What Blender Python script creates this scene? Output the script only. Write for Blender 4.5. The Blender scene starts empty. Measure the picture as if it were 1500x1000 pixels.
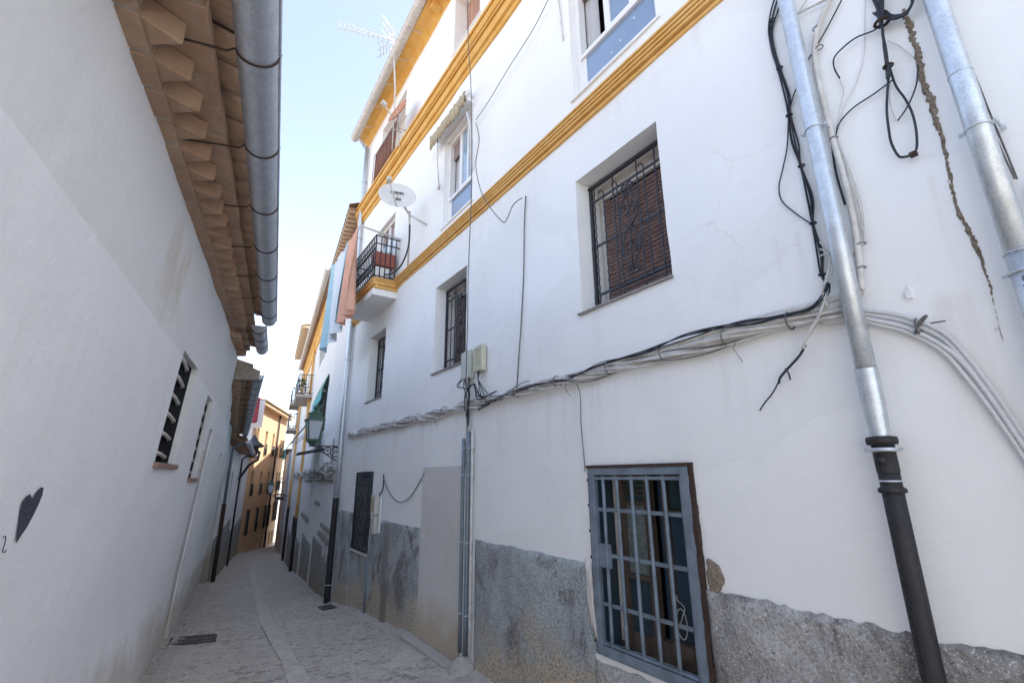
import bpy, math, random
from math import sin, cos, radians, pi, sqrt, atan2
from mathutils import Vector, Matrix, noise
random.seed(7)
S = bpy.context.scene
# ------------------------------------------------------------------ camera
K = 1.15                                   # measured street units -> metres
CZ = 1.70                                  # eye height
F_PX = 690.77                              # focal length in photo pixels (1500 wide)
PITCH, ROLL, HEAD = radians(15.8805), radians(-.4557), radians(-33.955)
fw = Vector((0, cos(PITCH), sin(PITCH))); u0 = Vector((0, -sin(PITCH), cos(PITCH))); r0 = Vector((1, 0, 0))
RT = r0*cos(ROLL)+u0*sin(ROLL); UP = -r0*sin(ROLL)+u0*cos(ROLL)
cd = bpy.data.cameras.new("camera"); cam = bpy.data.objects.new("camera", cd); S.collection.objects.link(cam)
cd.sensor_width = 36; cd.lens = F_PX/1500*36; cd.clip_start = .02; cd.clip_end = 2000
M = Matrix((RT, UP, -fw)).transposed().to_4x4(); M.translation = (0, 0, CZ); cam.matrix_world = M
S.camera = cam
# ------------------------------------------------------------------ world and sun
SUN_EL, SUN_AZ = radians(50), radians(93)   # azimuth clockwise from +Y
W = bpy.data.worlds.new("World"); S.world = W; W.use_nodes = True
wn = W.node_tree; bg = wn.nodes['Background']
sky = wn.nodes.new('ShaderNodeTexSky'); sky.sky_type = 'NISHITA'; sky.sun_disc = False
sky.sun_elevation = SUN_EL; sky.sun_rotation = SUN_AZ; sky.air_density = 1.0; sky.dust_density = 0.6; sky.ozone_density = 1.0
hs = wn.nodes.new('ShaderNodeHueSaturation'); hs.inputs['Saturation'].default_value = .73   # thin summer haze pales the blue
wn.links.new(sky.outputs[0], hs.inputs['Color']); tn = wn.nodes.new('ShaderNodeMix'); tn.data_type = 'RGBA'; tn.blend_type = 'MULTIPLY'; tn.inputs[0].default_value = 1; tn.inputs[7].default_value = (1, .975, .975, 1)
wn.links.new(hs.outputs[0], tn.inputs[6]); wn.links.new(tn.outputs[2], bg.inputs[0]); bg.inputs[1].default_value = .13
sl = bpy.data.lights.new("sun", 'SUN'); so = bpy.data.objects.new("sun", sl); S.collection.objects.link(so)
sl.energy = 2.5; sl.angle = radians(.5); sl.color = (1, .93, .82)
sd = Vector((sin(SUN_AZ)*cos(SUN_EL), cos(SUN_AZ)*cos(SUN_EL), sin(SUN_EL)))
so.rotation_euler = sd.to_track_quat('Z', 'Y').to_euler()
S.view_settings.view_transform = 'Standard'; S.view_settings.look = 'None'; S.view_settings.gamma = 1
S.view_settings.exposure = 2.0
S.render.engine = 'CYCLES'
S.cycles.max_bounces = 12; S.cycles.diffuse_bounces = 8

# ------------------------------------------------------------------ materials
def nodes(name):
    m = bpy.data.materials.new(name); m.use_nodes = True
    nt = m.node_tree; b = nt.nodes['Principled BSDF']; return m, nt, b
def N(nt, t, **k):
    n = nt.nodes.new(t)
    for a, v in k.items(): setattr(n, a, v)
    return n
def pos(nt): return N(nt, 'ShaderNodeNewGeometry').outputs['Position']
def tex(nt, scale, detail=4, rough=.55, vec=None, stretch=None, kind='noise', dist=0):
    v = vec or pos(nt)
    if stretch:
        mp = N(nt, 'ShaderNodeMapping'); mp.inputs['Scale'].default_value = stretch; nt.links.new(v, mp.inputs[0]); v = mp.outputs[0]
    if kind == 'noise':
        n = N(nt, 'ShaderNodeTexNoise'); n.inputs['Scale'].default_value = scale; n.inputs['Detail'].default_value = detail
        n.inputs['Roughness'].default_value = rough; n.inputs['Distortion'].default_value = dist; nt.links.new(v, n.inputs['Vector']); return n.outputs['Fac']
    n = N(nt, 'ShaderNodeTexVoronoi'); n.inputs['Scale'].default_value = scale; nt.links.new(v, n.inputs['Vector'])
    if kind == 'edge': n.feature = 'DISTANCE_TO_EDGE'; return n.outputs['Distance']
    if kind == 'cellcol': return n.outputs['Color']
    return n.outputs['Distance']
def ramp(nt, f, a, b, ca=(0, 0, 0, 1), cb=(1, 1, 1, 1)):
    r = N(nt, 'ShaderNodeValToRGB'); e = r.color_ramp.elements; e[0].position = a; e[1].position = b; e[0].color = ca; e[1].color = cb
    nt.links.new(f, r.inputs[0]); return r.outputs[0]
def mix(nt, fac, a, b, mode='MIX'):
    m = N(nt, 'ShaderNodeMix', data_type='RGBA', blend_type=mode)
    for s, v in ((m.inputs[0], fac), (m.inputs[6], a), (m.inputs[7], b)):
        if isinstance(v, (int, float)): s.default_value = v
        elif isinstance(v, tuple): s.default_value = v if len(v) == 4 else (*v, 1)
        else: nt.links.new(v, s)
    return m.outputs[2]
def mth(nt, op, a, b=0., c=None):
    m = N(nt, 'ShaderNodeMath', operation=op)
    for s, v in zip(m.inputs, (a, b, c)):
        if v is None: continue
        if isinstance(v, (int, float)): s.default_value = v
        else: nt.links.new(v, s)
    return m.outputs[0]
def bump(nt, b, layers):
    prev = None
    for h, st, d in layers:
        n = N(nt, 'ShaderNodeBump'); n.inputs['Strength'].default_value = st; n.inputs['Distance'].default_value = d
        nt.links.new(h, n.inputs['Height'])
        if prev: nt.links.new(prev, n.inputs['Normal'])
        prev = n.outputs[0]
    nt.links.new(prev, b.inputs['Normal'])
def zval(nt):
    s = N(nt, 'ShaderNodeSeparateXYZ'); nt.links.new(pos(nt), s.inputs[0]); return s.outputs
def N_dist(nt):
    v = N(nt, 'ShaderNodeVectorMath', operation='ADD'); n = N(nt, 'ShaderNodeTexNoise'); n.inputs['Scale'].default_value = 3; n.inputs['Detail'].default_value = 6
    nt.links.new(pos(nt), n.inputs['Vector']); sc = N(nt, 'ShaderNodeVectorMath', operation='SCALE'); sc.inputs[3].default_value = .45
    nt.links.new(n.outputs['Color'], sc.inputs[0]); nt.links.new(pos(nt), v.inputs[0]); nt.links.new(sc.outputs[0], v.inputs[1]); return v.outputs[0]
def plaster(name, col, dirt=(.55, .5, .43), amt=.35, bsc=1., extra=None, base_grime=0., wear=1.):
    m, nt, b = nodes(name)
    c = mix(nt, ramp(nt, tex(nt, .7, 6, .6), .35, .75), (*col, 1), tuple(x*.93 for x in col))
    c = mix(nt, mth(nt, 'MULTIPLY', ramp(nt, tex(nt, 2.2, 8, .65, stretch=(1, 1, .35)), .6, .85), amt), c, dirt)
    sp = ramp(nt, tex(nt, 9, 3), .74, .77)
    c = mix(nt, mth(nt, 'MULTIPLY', sp, .25), c, tuple(x*.5 for x in dirt))
    if wear:
        cr = tex(nt, 1.1, kind='edge', vec=N_dist(nt)); cm = mth(nt, 'MULTIPLY', ramp(nt, cr, .0, .006, (1, 1, 1, 1), (0, 0, 0, 1)), ramp(nt, tex(nt, .9, 2), .56, .62))
        c = mix(nt, mth(nt, 'MULTIPLY', cm, .22*wear), c, tuple(x*.6 for x in dirt))
        rp = ramp(nt, tex(nt, .8, 3, .5, stretch=(1, 1, 1.6)), .545, .555); c = mix(nt, mth(nt, 'MULTIPLY', rp, .5*wear), c, tuple(x*.93 for x in col))
        o = zval(nt); dz_ = mth(nt, 'SUBTRACT', 2.47, o[2])
        fall = mth(nt, 'MULTIPLY', ramp(nt, dz_, .0, .06), ramp(nt, dz_, .1, .75, (1, 1, 1, 1), (0, 0, 0, 1)))
        st = ramp(nt, tex(nt, 7, 5, .6, stretch=(1, 1, .06)), .5, .8)
        c = mix(nt, mth(nt, 'MULTIPLY', mth(nt, 'MULTIPLY', fall, st), .45*wear), c, dirt)
        for zl in (4.95, 7.35, 3.03):
            dz_ = mth(nt, 'SUBTRACT', zl, o[2]); fall = mth(nt, 'MULTIPLY', ramp(nt, dz_, .0, .03), ramp(nt, dz_, .05, .6, (1, 1, 1, 1), (0, 0, 0, 1)))
            c = mix(nt, mth(nt, 'MULTIPLY', mth(nt, 'MULTIPLY', fall, ramp(nt, tex(nt, 9, 5, .6, stretch=(1, 1, .05)), .55, .75)), .3*wear), c, dirt)
    if base_grime:
        o = zval(nt); g = mth(nt, 'ADD', o[2], mth(nt, 'MULTIPLY', o[1], .075))      # height above the falling street
        g = mth(nt, 'ADD', g, mth(nt, 'MULTIPLY', tex(nt, 2.5, 5), -.9))
        c = mix(nt, mth(nt, 'MULTIPLY', ramp(nt, g, -.25, .35, (1, 1, 1, 1), (0, 0, 0, 1)), base_grime), c, (.5, .43, .33))
    if extra: c = extra(nt, c)
    nt.links.new(c, b.inputs['Base Color']); b.inputs['Roughness'].default_value = .88; b.inputs['Specular IOR Level'].default_value = .25
    bump(nt, b, [(tex(nt, 3, 5, .6), .35*bsc, .03), (tex(nt, 22, 4, .6, stretch=(1, 1, 1.4)), .35*bsc, .006), (tex(nt, 120, 3), .3*bsc, .0015)])
    return m
def left_extra(nt, c):
    # upper coat slightly yellower than the repainted lower coat, plus a damp ochre stain
    o = zval(nt); e = mth(nt, 'ADD', o[2], mth(nt, 'MULTIPLY', tex(nt, 3, 2), .02))
    up = ramp(nt, mth(nt, 'SUBTRACT', e, 2.27), .50, .505)
    up = mth(nt, 'GREATER_THAN', e, 2.785)
    c = mix(nt, mth(nt, 'MULTIPLY', up, .33), c, (.66, .63, .60))
    v = N(nt, 'ShaderNodeVectorMath', operation='DISTANCE'); mp = N(nt, 'ShaderNodeMapping'); mp.inputs['Scale'].default_value = (1, 1, .8)
    nt.links.new(pos(nt), mp.inputs[0]); nt.links.new(mp.outputs[0], v.inputs[0]); v.inputs[1].default_value = STAIN
    st = mth(nt, 'ADD', v.outputs['Value'], mth(nt, 'MULTIPLY', tex(nt, 2.6, 6, .7, stretch=(1, 1, .35)), 1.1))
    f = ramp(nt, st, .78, 1.15, (1, 1, 1, 1), (0, 0, 0, 1))
    return mix(nt, mth(nt, 'MULTIPLY', f, .5), c, (.52, .42, .29))
STAIN = (-2.05*1.15, 3.0*1.15, (1.2*1.15+1.7)*.8)
def metal(name, col, rough=.4, met=.9, spangle=0., bsc=0.):
    m, nt, b = nodes(name)
    c = mix(nt, ramp(nt, tex(nt, 14, 5, .6), .3, .75), (*col, 1), tuple(x*.72 for x in col))
    if spangle:
        h = N(nt, 'ShaderNodeSeparateColor'); nt.links.new(tex(nt, 150, kind='cellcol'), h.inputs[0])
        c = mix(nt, mth(nt, 'MULTIPLY', h.outputs[0], spangle), c, tuple(min(1, x*1.5) for x in col))
        c = mix(nt, mth(nt, 'MULTIPLY', ramp(nt, tex(nt, 3, 6, .7, stretch=(1, 1, .3)), .55, .75), .35), c, tuple(x*.55 for x in col))
    nt.links.new(c, b.inputs['Base Color']); b.inputs['Metallic'].default_value = met
    r = mth(nt, 'ADD', mth(nt, 'MULTIPLY', tex(nt, 30, 3), .2), rough-.1); nt.links.new(r, b.inputs['Roughness'])
    if bsc: bump(nt, b, [(tex(nt, 35, 4), bsc, .002)])
    return m
def simple(name, col, rough=.6, spec=.4, var=.25, sc=12, bsc=.15, bd=.002, col2=None, stretch=None):
    m, nt, b = nodes(name)
    c = mix(nt, ramp(nt, tex(nt, sc, 5, .6, stretch=stretch), .35, .7), (*col, 1), col2 or tuple(x*(1-var) for x in col))
    nt.links.new(c, b.inputs['Base Color']); b.inputs['Roughness'].default_value = rough; b.inputs['Specular IOR Level'].default_value = spec
    if bsc: bump(nt, b, [(tex(nt, sc*4, 3, stretch=stretch), bsc, bd)])
    return m
def rough_render(name, ca, cb, cc, ctan, grain=18, grime=.9, off=0.):
    m, nt, b = nodes(name)
    c = mix(nt, ramp(nt, tex(nt, 1.9, 5, .7), .40, .60), ca, cb)
    c = mix(nt, mth(nt, 'MULTIPLY', ramp(nt, tex(nt, 1.35, 9, .72, stretch=(1.2, 1.2, .8), dist=.6), .50, .58), .9), c, cc)
    c = mix(nt, mth(nt, 'MULTIPLY', ramp(nt, tex(nt, 60, 3), .45, .7), .35), c, tuple(x*.4 for x in ca))
    c = mix(nt, mth(nt, 'MULTIPLY', ramp(nt, tex(nt, 110, 3, .6), .56, .66), .4), c, tuple(min(1, x*2.2) for x in ca))
    o = zval(nt); g = mth(nt, 'ADD', o[2], mth(nt, 'MULTIPLY', o[1], .088))
    g = mth(nt, 'ADD', g, mth(nt, 'MULTIPLY', tex(nt, 1.5, 4, .6), -1.7)); g = mth(nt, 'ADD', g, mth(nt, 'MULTIPLY', tex(nt, 22, 4, .7), -.55))
    g = mth(nt, 'ADD', g, .92+off)
    tanv = mix(nt, ramp(nt, tex(nt, 40, 4, .7), .4, .65), ctan, tuple(x*.5 for x in ctan[:3]))
    c = mix(nt, mth(nt, 'MULTIPLY', ramp(nt, g, .15, .5, (1, 1, 1, 1), (0, 0, 0, 1)), grime), c, tanv)
    c = mix(nt, mth(nt, 'MULTIPLY', ramp(nt, tex(nt, 62, 4, .7), .54, .64), .6), c, (.06, .055, .05))
    nt.links.new(c, b.inputs['Base Color']); b.inputs['Roughness'].default_value = .95
    bump(nt, b, [(tex(nt, grain, 6, .7), .9, .02), (tex(nt, grain*2.2, kind='vor'), .6, .012)])
    return m
def street_mat():
    m, nt, b = nodes("pebbled_concrete")
    v = pos(nt)
    cells = tex(nt, 11, kind='cellcol', stretch=(1, 1, 1)); e = tex(nt, 11, kind='edge')
    h = N(nt, 'ShaderNodeSeparateColor'); nt.links.new(cells, h.inputs[0])
    stone = mix(nt, h.outputs[0], (.52, .475, .42, 1), (.70, .65, .58, 1))
    mort = mix(nt, ramp(nt, tex(nt, 5, 6, .6), .35, .7), (.70, .64, .56, 1), (.60, .55, .49, 1))
    worn = ramp(nt, tex(nt, 2.2, 6, .7), .34, .5)
    em = mth(nt, 'MULTIPLY', ramp(nt, e, .06, .16), worn)
    c = mix(nt, mth(nt, 'MULTIPLY', em, .85), mort, stone)
    dk = mth(nt, 'GREATER_THAN', h.outputs[1], .72); c = mix(nt, mth(nt, 'MULTIPLY', mth(nt, 'MULTIPLY', dk, em), .7), c, (.27, .24, .21))
    lt = mth(nt, 'GREATER_THAN', h.outputs[2], .96); c = mix(nt, mth(nt, 'MULTIPLY', mth(nt, 'MULTIPLY', lt, em), .8), c, (.5, .48, .45))
    c = mix(nt, mth(nt, 'MULTIPLY', ramp(nt, tex(nt, .8, 5, .6), .5, .7), .45), c, (.48, .43, .35))
    c = mix(nt, mth(nt, 'MULTIPLY', ramp(nt, tex(nt, 55, 4, .7), .48, .62), .5), c, (.36, .335, .30))
    c = mix(nt, mth(nt, 'MULTIPLY', ramp(nt, tex(nt, 2.6, 7, .75), .5, .62), .25), c, (.40, .37, .33))
    c = mix(nt, mth(nt, 'MULTIPLY', ramp(nt, tex(nt, 26, kind='vor'), .0, .22, (1, 1, 1, 1), (0, 0, 0, 1)), .45), c, (.66, .63, .58))
    nt.links.new(c, b.inputs['Base Color']); b.inputs['Roughness'].default_value = .85
    bump(nt, b, [(em, .9, .02), (tex(nt, 30, 5, .7), .9, .02), (tex(nt, 2.5, 4), .4, .03)])
    return m
def glass(name, col, rough=.08, met=0., spec=1.):
    m, nt, b = nodes(name); c = mix(nt, ramp(nt, tex(nt, 1.5, 3), .3, .8), (*col, 1), tuple(x*.8 for x in col))
    nt.links.new(c, b.inputs['Base Color']); b.inputs['Roughness'].default_value = rough; b.inputs['Metallic'].default_value = met
    b.inputs['Specular IOR Level'].default_value = spec; b.inputs['Coat Weight'].default_value = .5; b.inputs['Coat Roughness'].default_value = .05
    return m
def brick_mat():
    m, nt, b = nodes("old_brick")
    oi = N(nt, 'ShaderNodeObjectInfo')
    c = mix(nt, ramp(nt, tex(nt, 4.2, 5, .6), .35, .65), (.38, .215, .14, 1), (.42, .29, .19, 1))
    cc = N(nt, 'ShaderNodeSeparateColor'); nt.links.new(tex(nt, 4.4, kind='cellcol'), cc.inputs[0]); c = mix(nt, mth(nt, 'MULTIPLY', cc.outputs[0], .75), c, (.30, .17, .115)); c = mix(nt, mth(nt, 'MULTIPLY', cc.outputs[1], .4), c, (.44, .31, .20))
    c = mix(nt, mth(nt, 'MULTIPLY', ramp(nt, tex(nt, 16, 6, .7), .5, .7), .55), c, (.40, .32, .24))
    c = mix(nt, mth(nt, 'MULTIPLY', ramp(nt, tex(nt, 9, 4, .6), .6, .75), .5), c, (.17, .11, .08))
    nt.links.new(c, b.inputs['Base Color']); b.inputs['Roughness'].default_value = .95
    bump(nt, b, [(tex(nt, 40, 5, .7), .7, .008), (tex(nt, 9, 3), .4, .01)])
    return m
MT = {}
MT['white'] = plaster("white_plaster_facade", (.85, .85, .84), amt=.2, bsc=.8)
MT['white_left'] = plaster("white_plaster_left", (.89, .89, .89), amt=.2, bsc=1.7, extra=left_extra, base_grime=.6, wear=.45)
MT['white_far'] = plaster("white_plaster_far", (.76, .76, .75), amt=.4, base_grime=.35)
MT['white_grimy'] = plaster("white_plaster_grimy", (.72, .72, .72), amt=.6, base_grime=.6)
MT['door_plaster'] = plaster("beige_plaster", (.64, .62, .60), dirt=(.46, .38, .31), amt=.75, base_grime=.95)
MT['orange'] = plaster("ochre_plaster", (.66, .46, .29), dirt=(.5, .3, .16), amt=.4)
MT['cream'] = plaster("cream_plaster", (.82, .76, .62), amt=.2)
MT['yellow'] = simple("yellow_ochre_paint", (.72, .45, .15), .8, .25, .12, 5, .35, col2=(.66, .35, .07))
MT['yellow_pale'] = simple("faded_yellow_paint", (.73, .45, .17), .8, .3, .2, 5, .2, col2=(.62, .33, .08))
MT['dado'] = rough_render("grey_roughcast", (.43, .465, .475, 1), (.29, .31, .32, 1), (.15, .125, .13, 1), (.62, .53, .40, 1), off=-.22)
MT['dado_stone'] = rough_render("coarse_stone_roughcast", (.46, .45, .44, 1), (.28, .27, .26, 1), (.15, .13, .12, 1), (.62, .60, .56, 1), grain=13, grime=.6, off=-.25)
MT['dado_far'] = rough_render("grey_cement_dado", (.30, .30, .29, 1), (.24, .24, .24, 1), (.2, .19, .18, 1), (.38, .31, .22, 1), 25, .7)
MT['galv'] = metal("galvanised_steel", (.60, .64, .68), .42, .7, .28)
MT['gutter'] = metal("weathered_zinc", (.52, .55, .59), .48, .7, .35, .1)
MT['castiron'] = metal("black_cast_iron", (.028, .027, .03), .62, .3, .6, .9)
MT['iron'] = simple("dark_wrought_iron", (.035, .037, .048), .5, .5, .3, 30, .3)
MT['iron_blue'] = simple("blue_grey_iron_paint", (.19, .235, .29), .55, .4, .2, 9, .3, col2=(.12, .145, .175))
MT['rust'] = simple("rusty_iron", (.075, .05, .04), .9, .2, .5, 30, .5)
MT['brick'] = brick_mat()
MT['mortar'] = simple("lime_mortar", (.42, .37, .31), .95, .2, .3, 20, .6, .006)
MT['tile'] = simple("clay_roof_tile", (.42, .27, .18), .92, .2, .3, 6, .5, .005, col2=(.26, .18, .13))
MT['tile_pale'] = simple("sun_bleached_roof_tile", (.60, .48, .34), .92, .2, .3, 3, .4, .005, col2=(.5, .36, .24))
MT['shutter'] = simple("brown_roller_blind", (.29, .20, .175), .6, .4, .3, 10, .15, col2=(.20, .13, .12))
MT['wood_red'] = simple("reddish_wood_shutter", (.52, .30, .22), .7, .3, .3, 5, .3, stretch=(1, 1, .2))
MT['pvc'] = simple("white_pvc", (.80, .80, .80), .4, .5, .04, 5, 0)
MT['offwhite'] = simple("offwhite_board", (.62, .58, .54), .7, .3, .15, 8, .1)
MT['mauve'] = simple("mauve_blind", (.30, .23, .23), .6, .3, .15, 8, .1)
MT['blue_pane'] = glass("blue_filmed_glass", (.21, .30, .45), .22)
MT['sky_glass'] = glass("painted_sky_glass", (.30, .42, .55), .06)  # pale sky reflection painted into the base colour
MT['dark_glass'] = glass("dark_window_glass", (.03, .04, .045), .15, spec=.5)
MT['dusty_glass'] = simple("dusty_glass", (.10, .14, .14), .35, .6, .4, 40, .1, col2=(.24, .27, .26))
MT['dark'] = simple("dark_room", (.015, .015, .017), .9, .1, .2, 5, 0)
MT['curtain'] = simple("white_curtain", (.66, .66, .68), .9, .1, .1, 5, 0)
MT['old_wood'] = simple("weathered_brown_wood", (.135, .105, .085), .85, .2, .5, 14, .5, .004, col2=(.06, .045, .035), stretch=(1, 1, .15))
MT['blue_wood'] = simple("flaking_blue_painted_wood", (.016, .05, .095), .75, .3, .5, 7, .7, .006, col2=(.045, .06, .065), stretch=(1, 1, .2))
MT['teal_wood'] = simple("dark_teal_painted_wood", (.045, .085, .09), .75, .3, .5, 9, .4, .004, col2=(.02, .04, .05), stretch=(1, 1, .25))
MT['white_cable'] = simple("grimy_white_cable", (.66, .65, .63), .6, .3, .35, 14, .1, col2=(.47, .44, .41))
MT['white_tube'] = simple("white_conduit", (.66, .66, .66), .5, .4, .1, 8, .05)
MT['black_cable'] = simple("black_cable", (.025, .028, .04), .5, .4, .3, 20, 0)
MT['grey_cable'] = simple("grey_cable", (.16, .15, .15), .6, .3, .4, 20, 0)
MT['box_plastic'] = simple("aged_grey_green_plastic", (.50, .53, .47), .5, .4, .1, 5, .05)
MT['box_cream'] = simple("aged_cream_plastic", (.58, .56, .42), .5, .4, .15, 5, .05)
MT['conduit_grey'] = metal("grey_steel_conduit", (.22, .26, .30), .5, .4)
MT['concrete'] = simple("concrete", (.50, .465, .42), .95, .2, .3, 10, .7, .01)
MT['stone'] = simple("worn_stone_kerb", (.50, .47, .43), .9, .2, .2, 7, .6, .01)
MT['graffiti'] = simple("black_spray_paint", (.028, .028, .045), .75, .3, .4, 85, .1, col2=(.11, .11, .145))
MT['terracotta'] = simple("terracotta_planter", (.36, .12, .09), .7, .3, .15, 8, .1)
MT['reed'] = simple("brown_reed_screen", (.30, .16, .12), .9, .2, .4, 8, .4, .004, stretch=(1, 1, 8))
MT['straw'] = simple("faded_straw_fabric", (.50, .43, .30), .9, .1, .3, 20, .4, .004, col2=(.30, .25, .18))
MT['cloth_white'] = simple("white_cloth", (.72, .76, .80), .9, .1, .06, 4, 0)
MT['cloth_blue'] = simple("light_blue_cloth", (.42, .62, .70), .9, .1, .15, 4, 0)
MT['cloth_coral'] = simple("coral_cloth", (.74, .44, .33), .9, .1, .12, 4, 0)
MT['green_cloth'] = simple("green_awning_canvas", (.16, .34, .28), .85, .2, .1, 5, .05)
MT['teal_cloth'] = simple("teal_awning_valance", (.13, .45, .47), .85, .2, .1, 5, .05)
MT['lamp_green'] = simple("green_lantern_paint", (.06, .13, .09), .5, .5, .2, 12, .1)
MT['lamp_glass'] = simple("milky_lantern_glass", (.52, .57, .62), .3, .5, .06, 6, 0)
MT['red_cloth'] = simple("dark_red_cover", (.30, .045, .06), .7, .3, .2, 6, .1)
MT['dish'] = simple("white_dish", (.70, .70, .68), .5, .4, .06, 5, 0)
MT['dish_red'] = simple("reddish_dish_face", (.55, .26, .16), .7, .3, .2, 6, 0)
MT['brass'] = simple("plain_brick_sill", (.36, .24, .19), .9, .2, .3, 15, .4, .004)
MT['sill'] = simple("grey_brown_sill", (.30, .28, .27), .8, .3, .2, 10, .3)
MT['erosion'] = simple("exposed_rubble", (.20, .145, .10), .98, .1, .5, 95, 1., .01, col2=(.50, .43, .35))
MT['street'] = street_mat()
MT['smooth_strip'] = simple("smooth_cement_strip", (.60, .56, .50), .9, .2, .3, 12, .4, .006)
MT['grate'] = metal("iron_grate", (.16, .14, .13), .6, .5)
MT['plant'] = simple("plant_leaf", (.07, .12, .04), .6, .3, .4, 10, .1)
MT['ac'] = simple("ac_casing", (.55, .52, .47), .5, .4, .1, 5, 0)

# ------------------------------------------------------------------ building helpers
C = S.collection.objects
BASE = {}
def w(p): return Vector((p[0]*K, p[1]*K, p[2]*K+CZ))
def tag(o, label=None, cat=None, group=None, kind=None):
    if label: o['label'] = label
    if cat: o['category'] = cat
    if group: o['group'] = group
    if kind: o['kind'] = kind
    return o
def thing(name, p, label, cat, group=None):
    o = bpy.data.objects.new(name, None); C.link(o); o.location = w(p); o.empty_display_size = .2
    BASE[o] = o.location.copy(); return tag(o, label, cat, group)
class Frame:
    """a vertical plane: P(s, z, o) = s along it, z up, o out of it towards the street"""
    def __init__(f, h, D, side, lean=0., zs=0., z0=0.):
        f.a = Vector((sin(h), cos(h), 0)); f.n = Vector((cos(h), -sin(h), 0)); f.D = D; f.side = side; f.lean = lean; f.zs = zs; f.z0 = z0
        f.out = -f.n*side
    def P(f, s, z, o=0.):
        q = f.a*s + f.n*f.side*f.D + f.out*(o + f.lean*z); q.z = z + f.z0 + f.zs*s; return q
    def px(f, x, y, o=0.):
        """(s, z) of the place on this plane seen at photo pixel x, y"""
        d = fw + (x-750)/F_PX*RT - (y-500)/F_PX*UP
        # d*t . out + D = o + lean*z
        t = (o - f.D)/(d.dot(f.out) - f.lean*d.z); q = d*t
        return q.dot(f.a), q.z
    def at(f, x, y, o=0.):
        s, z = f.px(x, y, o); return f.P(s, z, o)
class MB:
    def __init__(m): m.v = []; m.f = []; m.sm = []; m.ch = []; m.hold = False
    def mark(m):
        """everything added until the next mark is one piece"""
        m.ch.append((len(m.v), len(m.f))); m.hold = True
    def add(m, vs, fs, smooth=False):
        if not m.hold: m.ch.append((len(m.v), len(m.f)))
        k = len(m.v); m.v += [Vector(p) for p in vs]; m.f += [tuple(i+k for i in f) for f in fs]; m.sm += [smooth]*len(fs); return m
    def quad(m, *p): return m.add(p, [tuple(range(len(p)))])
    def box(m, F, s0, s1, z0, z1, o0, o1):
        vs = [F.P(s, z, o) for o in (o0, o1) for z in (z0, z1) for s in (s0, s1)]
        return m.hexa(vs)
    def hexa(m, vs): return m.add(vs, [(0, 1, 3, 2), (4, 6, 7, 5), (0, 4, 5, 1), (2, 3, 7, 6), (0, 2, 6, 4), (1, 5, 7, 3)])
    def cbox(m, c, ax, ay, az):
        vs = [c + ax*i + ay*j + az*k for k in (-1, 1) for j in (-1, 1) for i in (-1, 1)]
        return m.hexa(vs)
    def tube(m, pts, r, n=6, cap=True):
        pts = [Vector(p) for p in pts]; rs = r if isinstance(r, (list, tuple)) else [r]*len(pts)
        vs = []; prev = None
        for i, p in enumerate(pts):
            d = (pts[min(i+1, len(pts)-1)]-pts[max(i-1, 0)])
            d = d.normalized() if d.length > 1e-9 else Vector((0, 0, 1))
            if prev is None:
                ref = Vector((0, 0, 1)) if abs(d.z) < .9 else Vector((1, 0, 0)); x = d.cross(ref).normalized()
            else:
                x = (prev - d*prev.dot(d)); x = x.normalized() if x.length > 1e-6 else d.orthogonal().normalized()
            prev = x; y = d.cross(x)
            vs += [p + (x*cos(2*pi*k/n)+y*sin(2*pi*k/n))*rs[i] for k in range(n)]
        fs = [(i*n+k, i*n+(k+1) % n, (i+1)*n+(k+1) % n, (i+1)*n+k) for i in range(len(pts)-1) for k in range(n)]
        if cap: fs += [tuple(range(n))[::-1], tuple((len(pts)-1)*n+k for k in range(n))]
        return m.add(vs, fs, True)
    def ring(m, c, ax, r, rt, n=16, t=6):
        ax = ax.normalized(); x = ax.orthogonal().normalized(); y = ax.cross(x)
        return m.tube([c+(x*cos(2*pi*i/n)+y*sin(2*pi*i/n))*r for i in range(n+1)], rt, t, False)
    def lathe(m, c, prof, ax=Vector((0, 0, 1)), n=16, sx=1.):
        x = ax.orthogonal().normalized(); y = ax.cross(x); vs = []
        for r, h in prof: vs += [c+ax*h+(x*cos(2*pi*k/n)*sx+y*sin(2*pi*k/n))*r for k in range(n)]
        fs = [(i*n+k, i*n+(k+1) % n, (i+1)*n+(k+1) % n, (i+1)*n+k) for i in range(len(prof)-1) for k in range(n)]
        return m.add(vs, fs, True)
    def prism(m, F, prof, s0, s1, steps=1):
        """profile of (z, o) points swept along s"""
        n = len(prof); vs = []
        for i in range(steps+1):
            s = s0+(s1-s0)*i/steps; vs += [F.P(s, z, o) for z, o in prof]
        fs = [(i*n+k, i*n+(k+1) % n, (i+1)*n+(k+1) % n, (i+1)*n+k) for i in range(steps) for k in range(n)]
        fs += [tuple(range(n))[::-1], tuple(steps*n+k for k in range(n))]
        return m.add(vs, fs)
    def each(m, name, mat, parent, **k):
        """every piece a mesh of its own"""
        ends = m.ch[1:]+[(len(m.v), len(m.f))]; out = []
        for (v0, f0), (v1, f1) in zip(m.ch, ends):
            if v1 == v0: continue
            q = MB(); q.v = m.v[v0:v1]; q.f = [tuple(i-v0 for i in f) for f in m.f[f0:f1]]; q.sm = m.sm[f0:f1]; out.append(q.build(name, mat, parent, **k))
        return out
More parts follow.
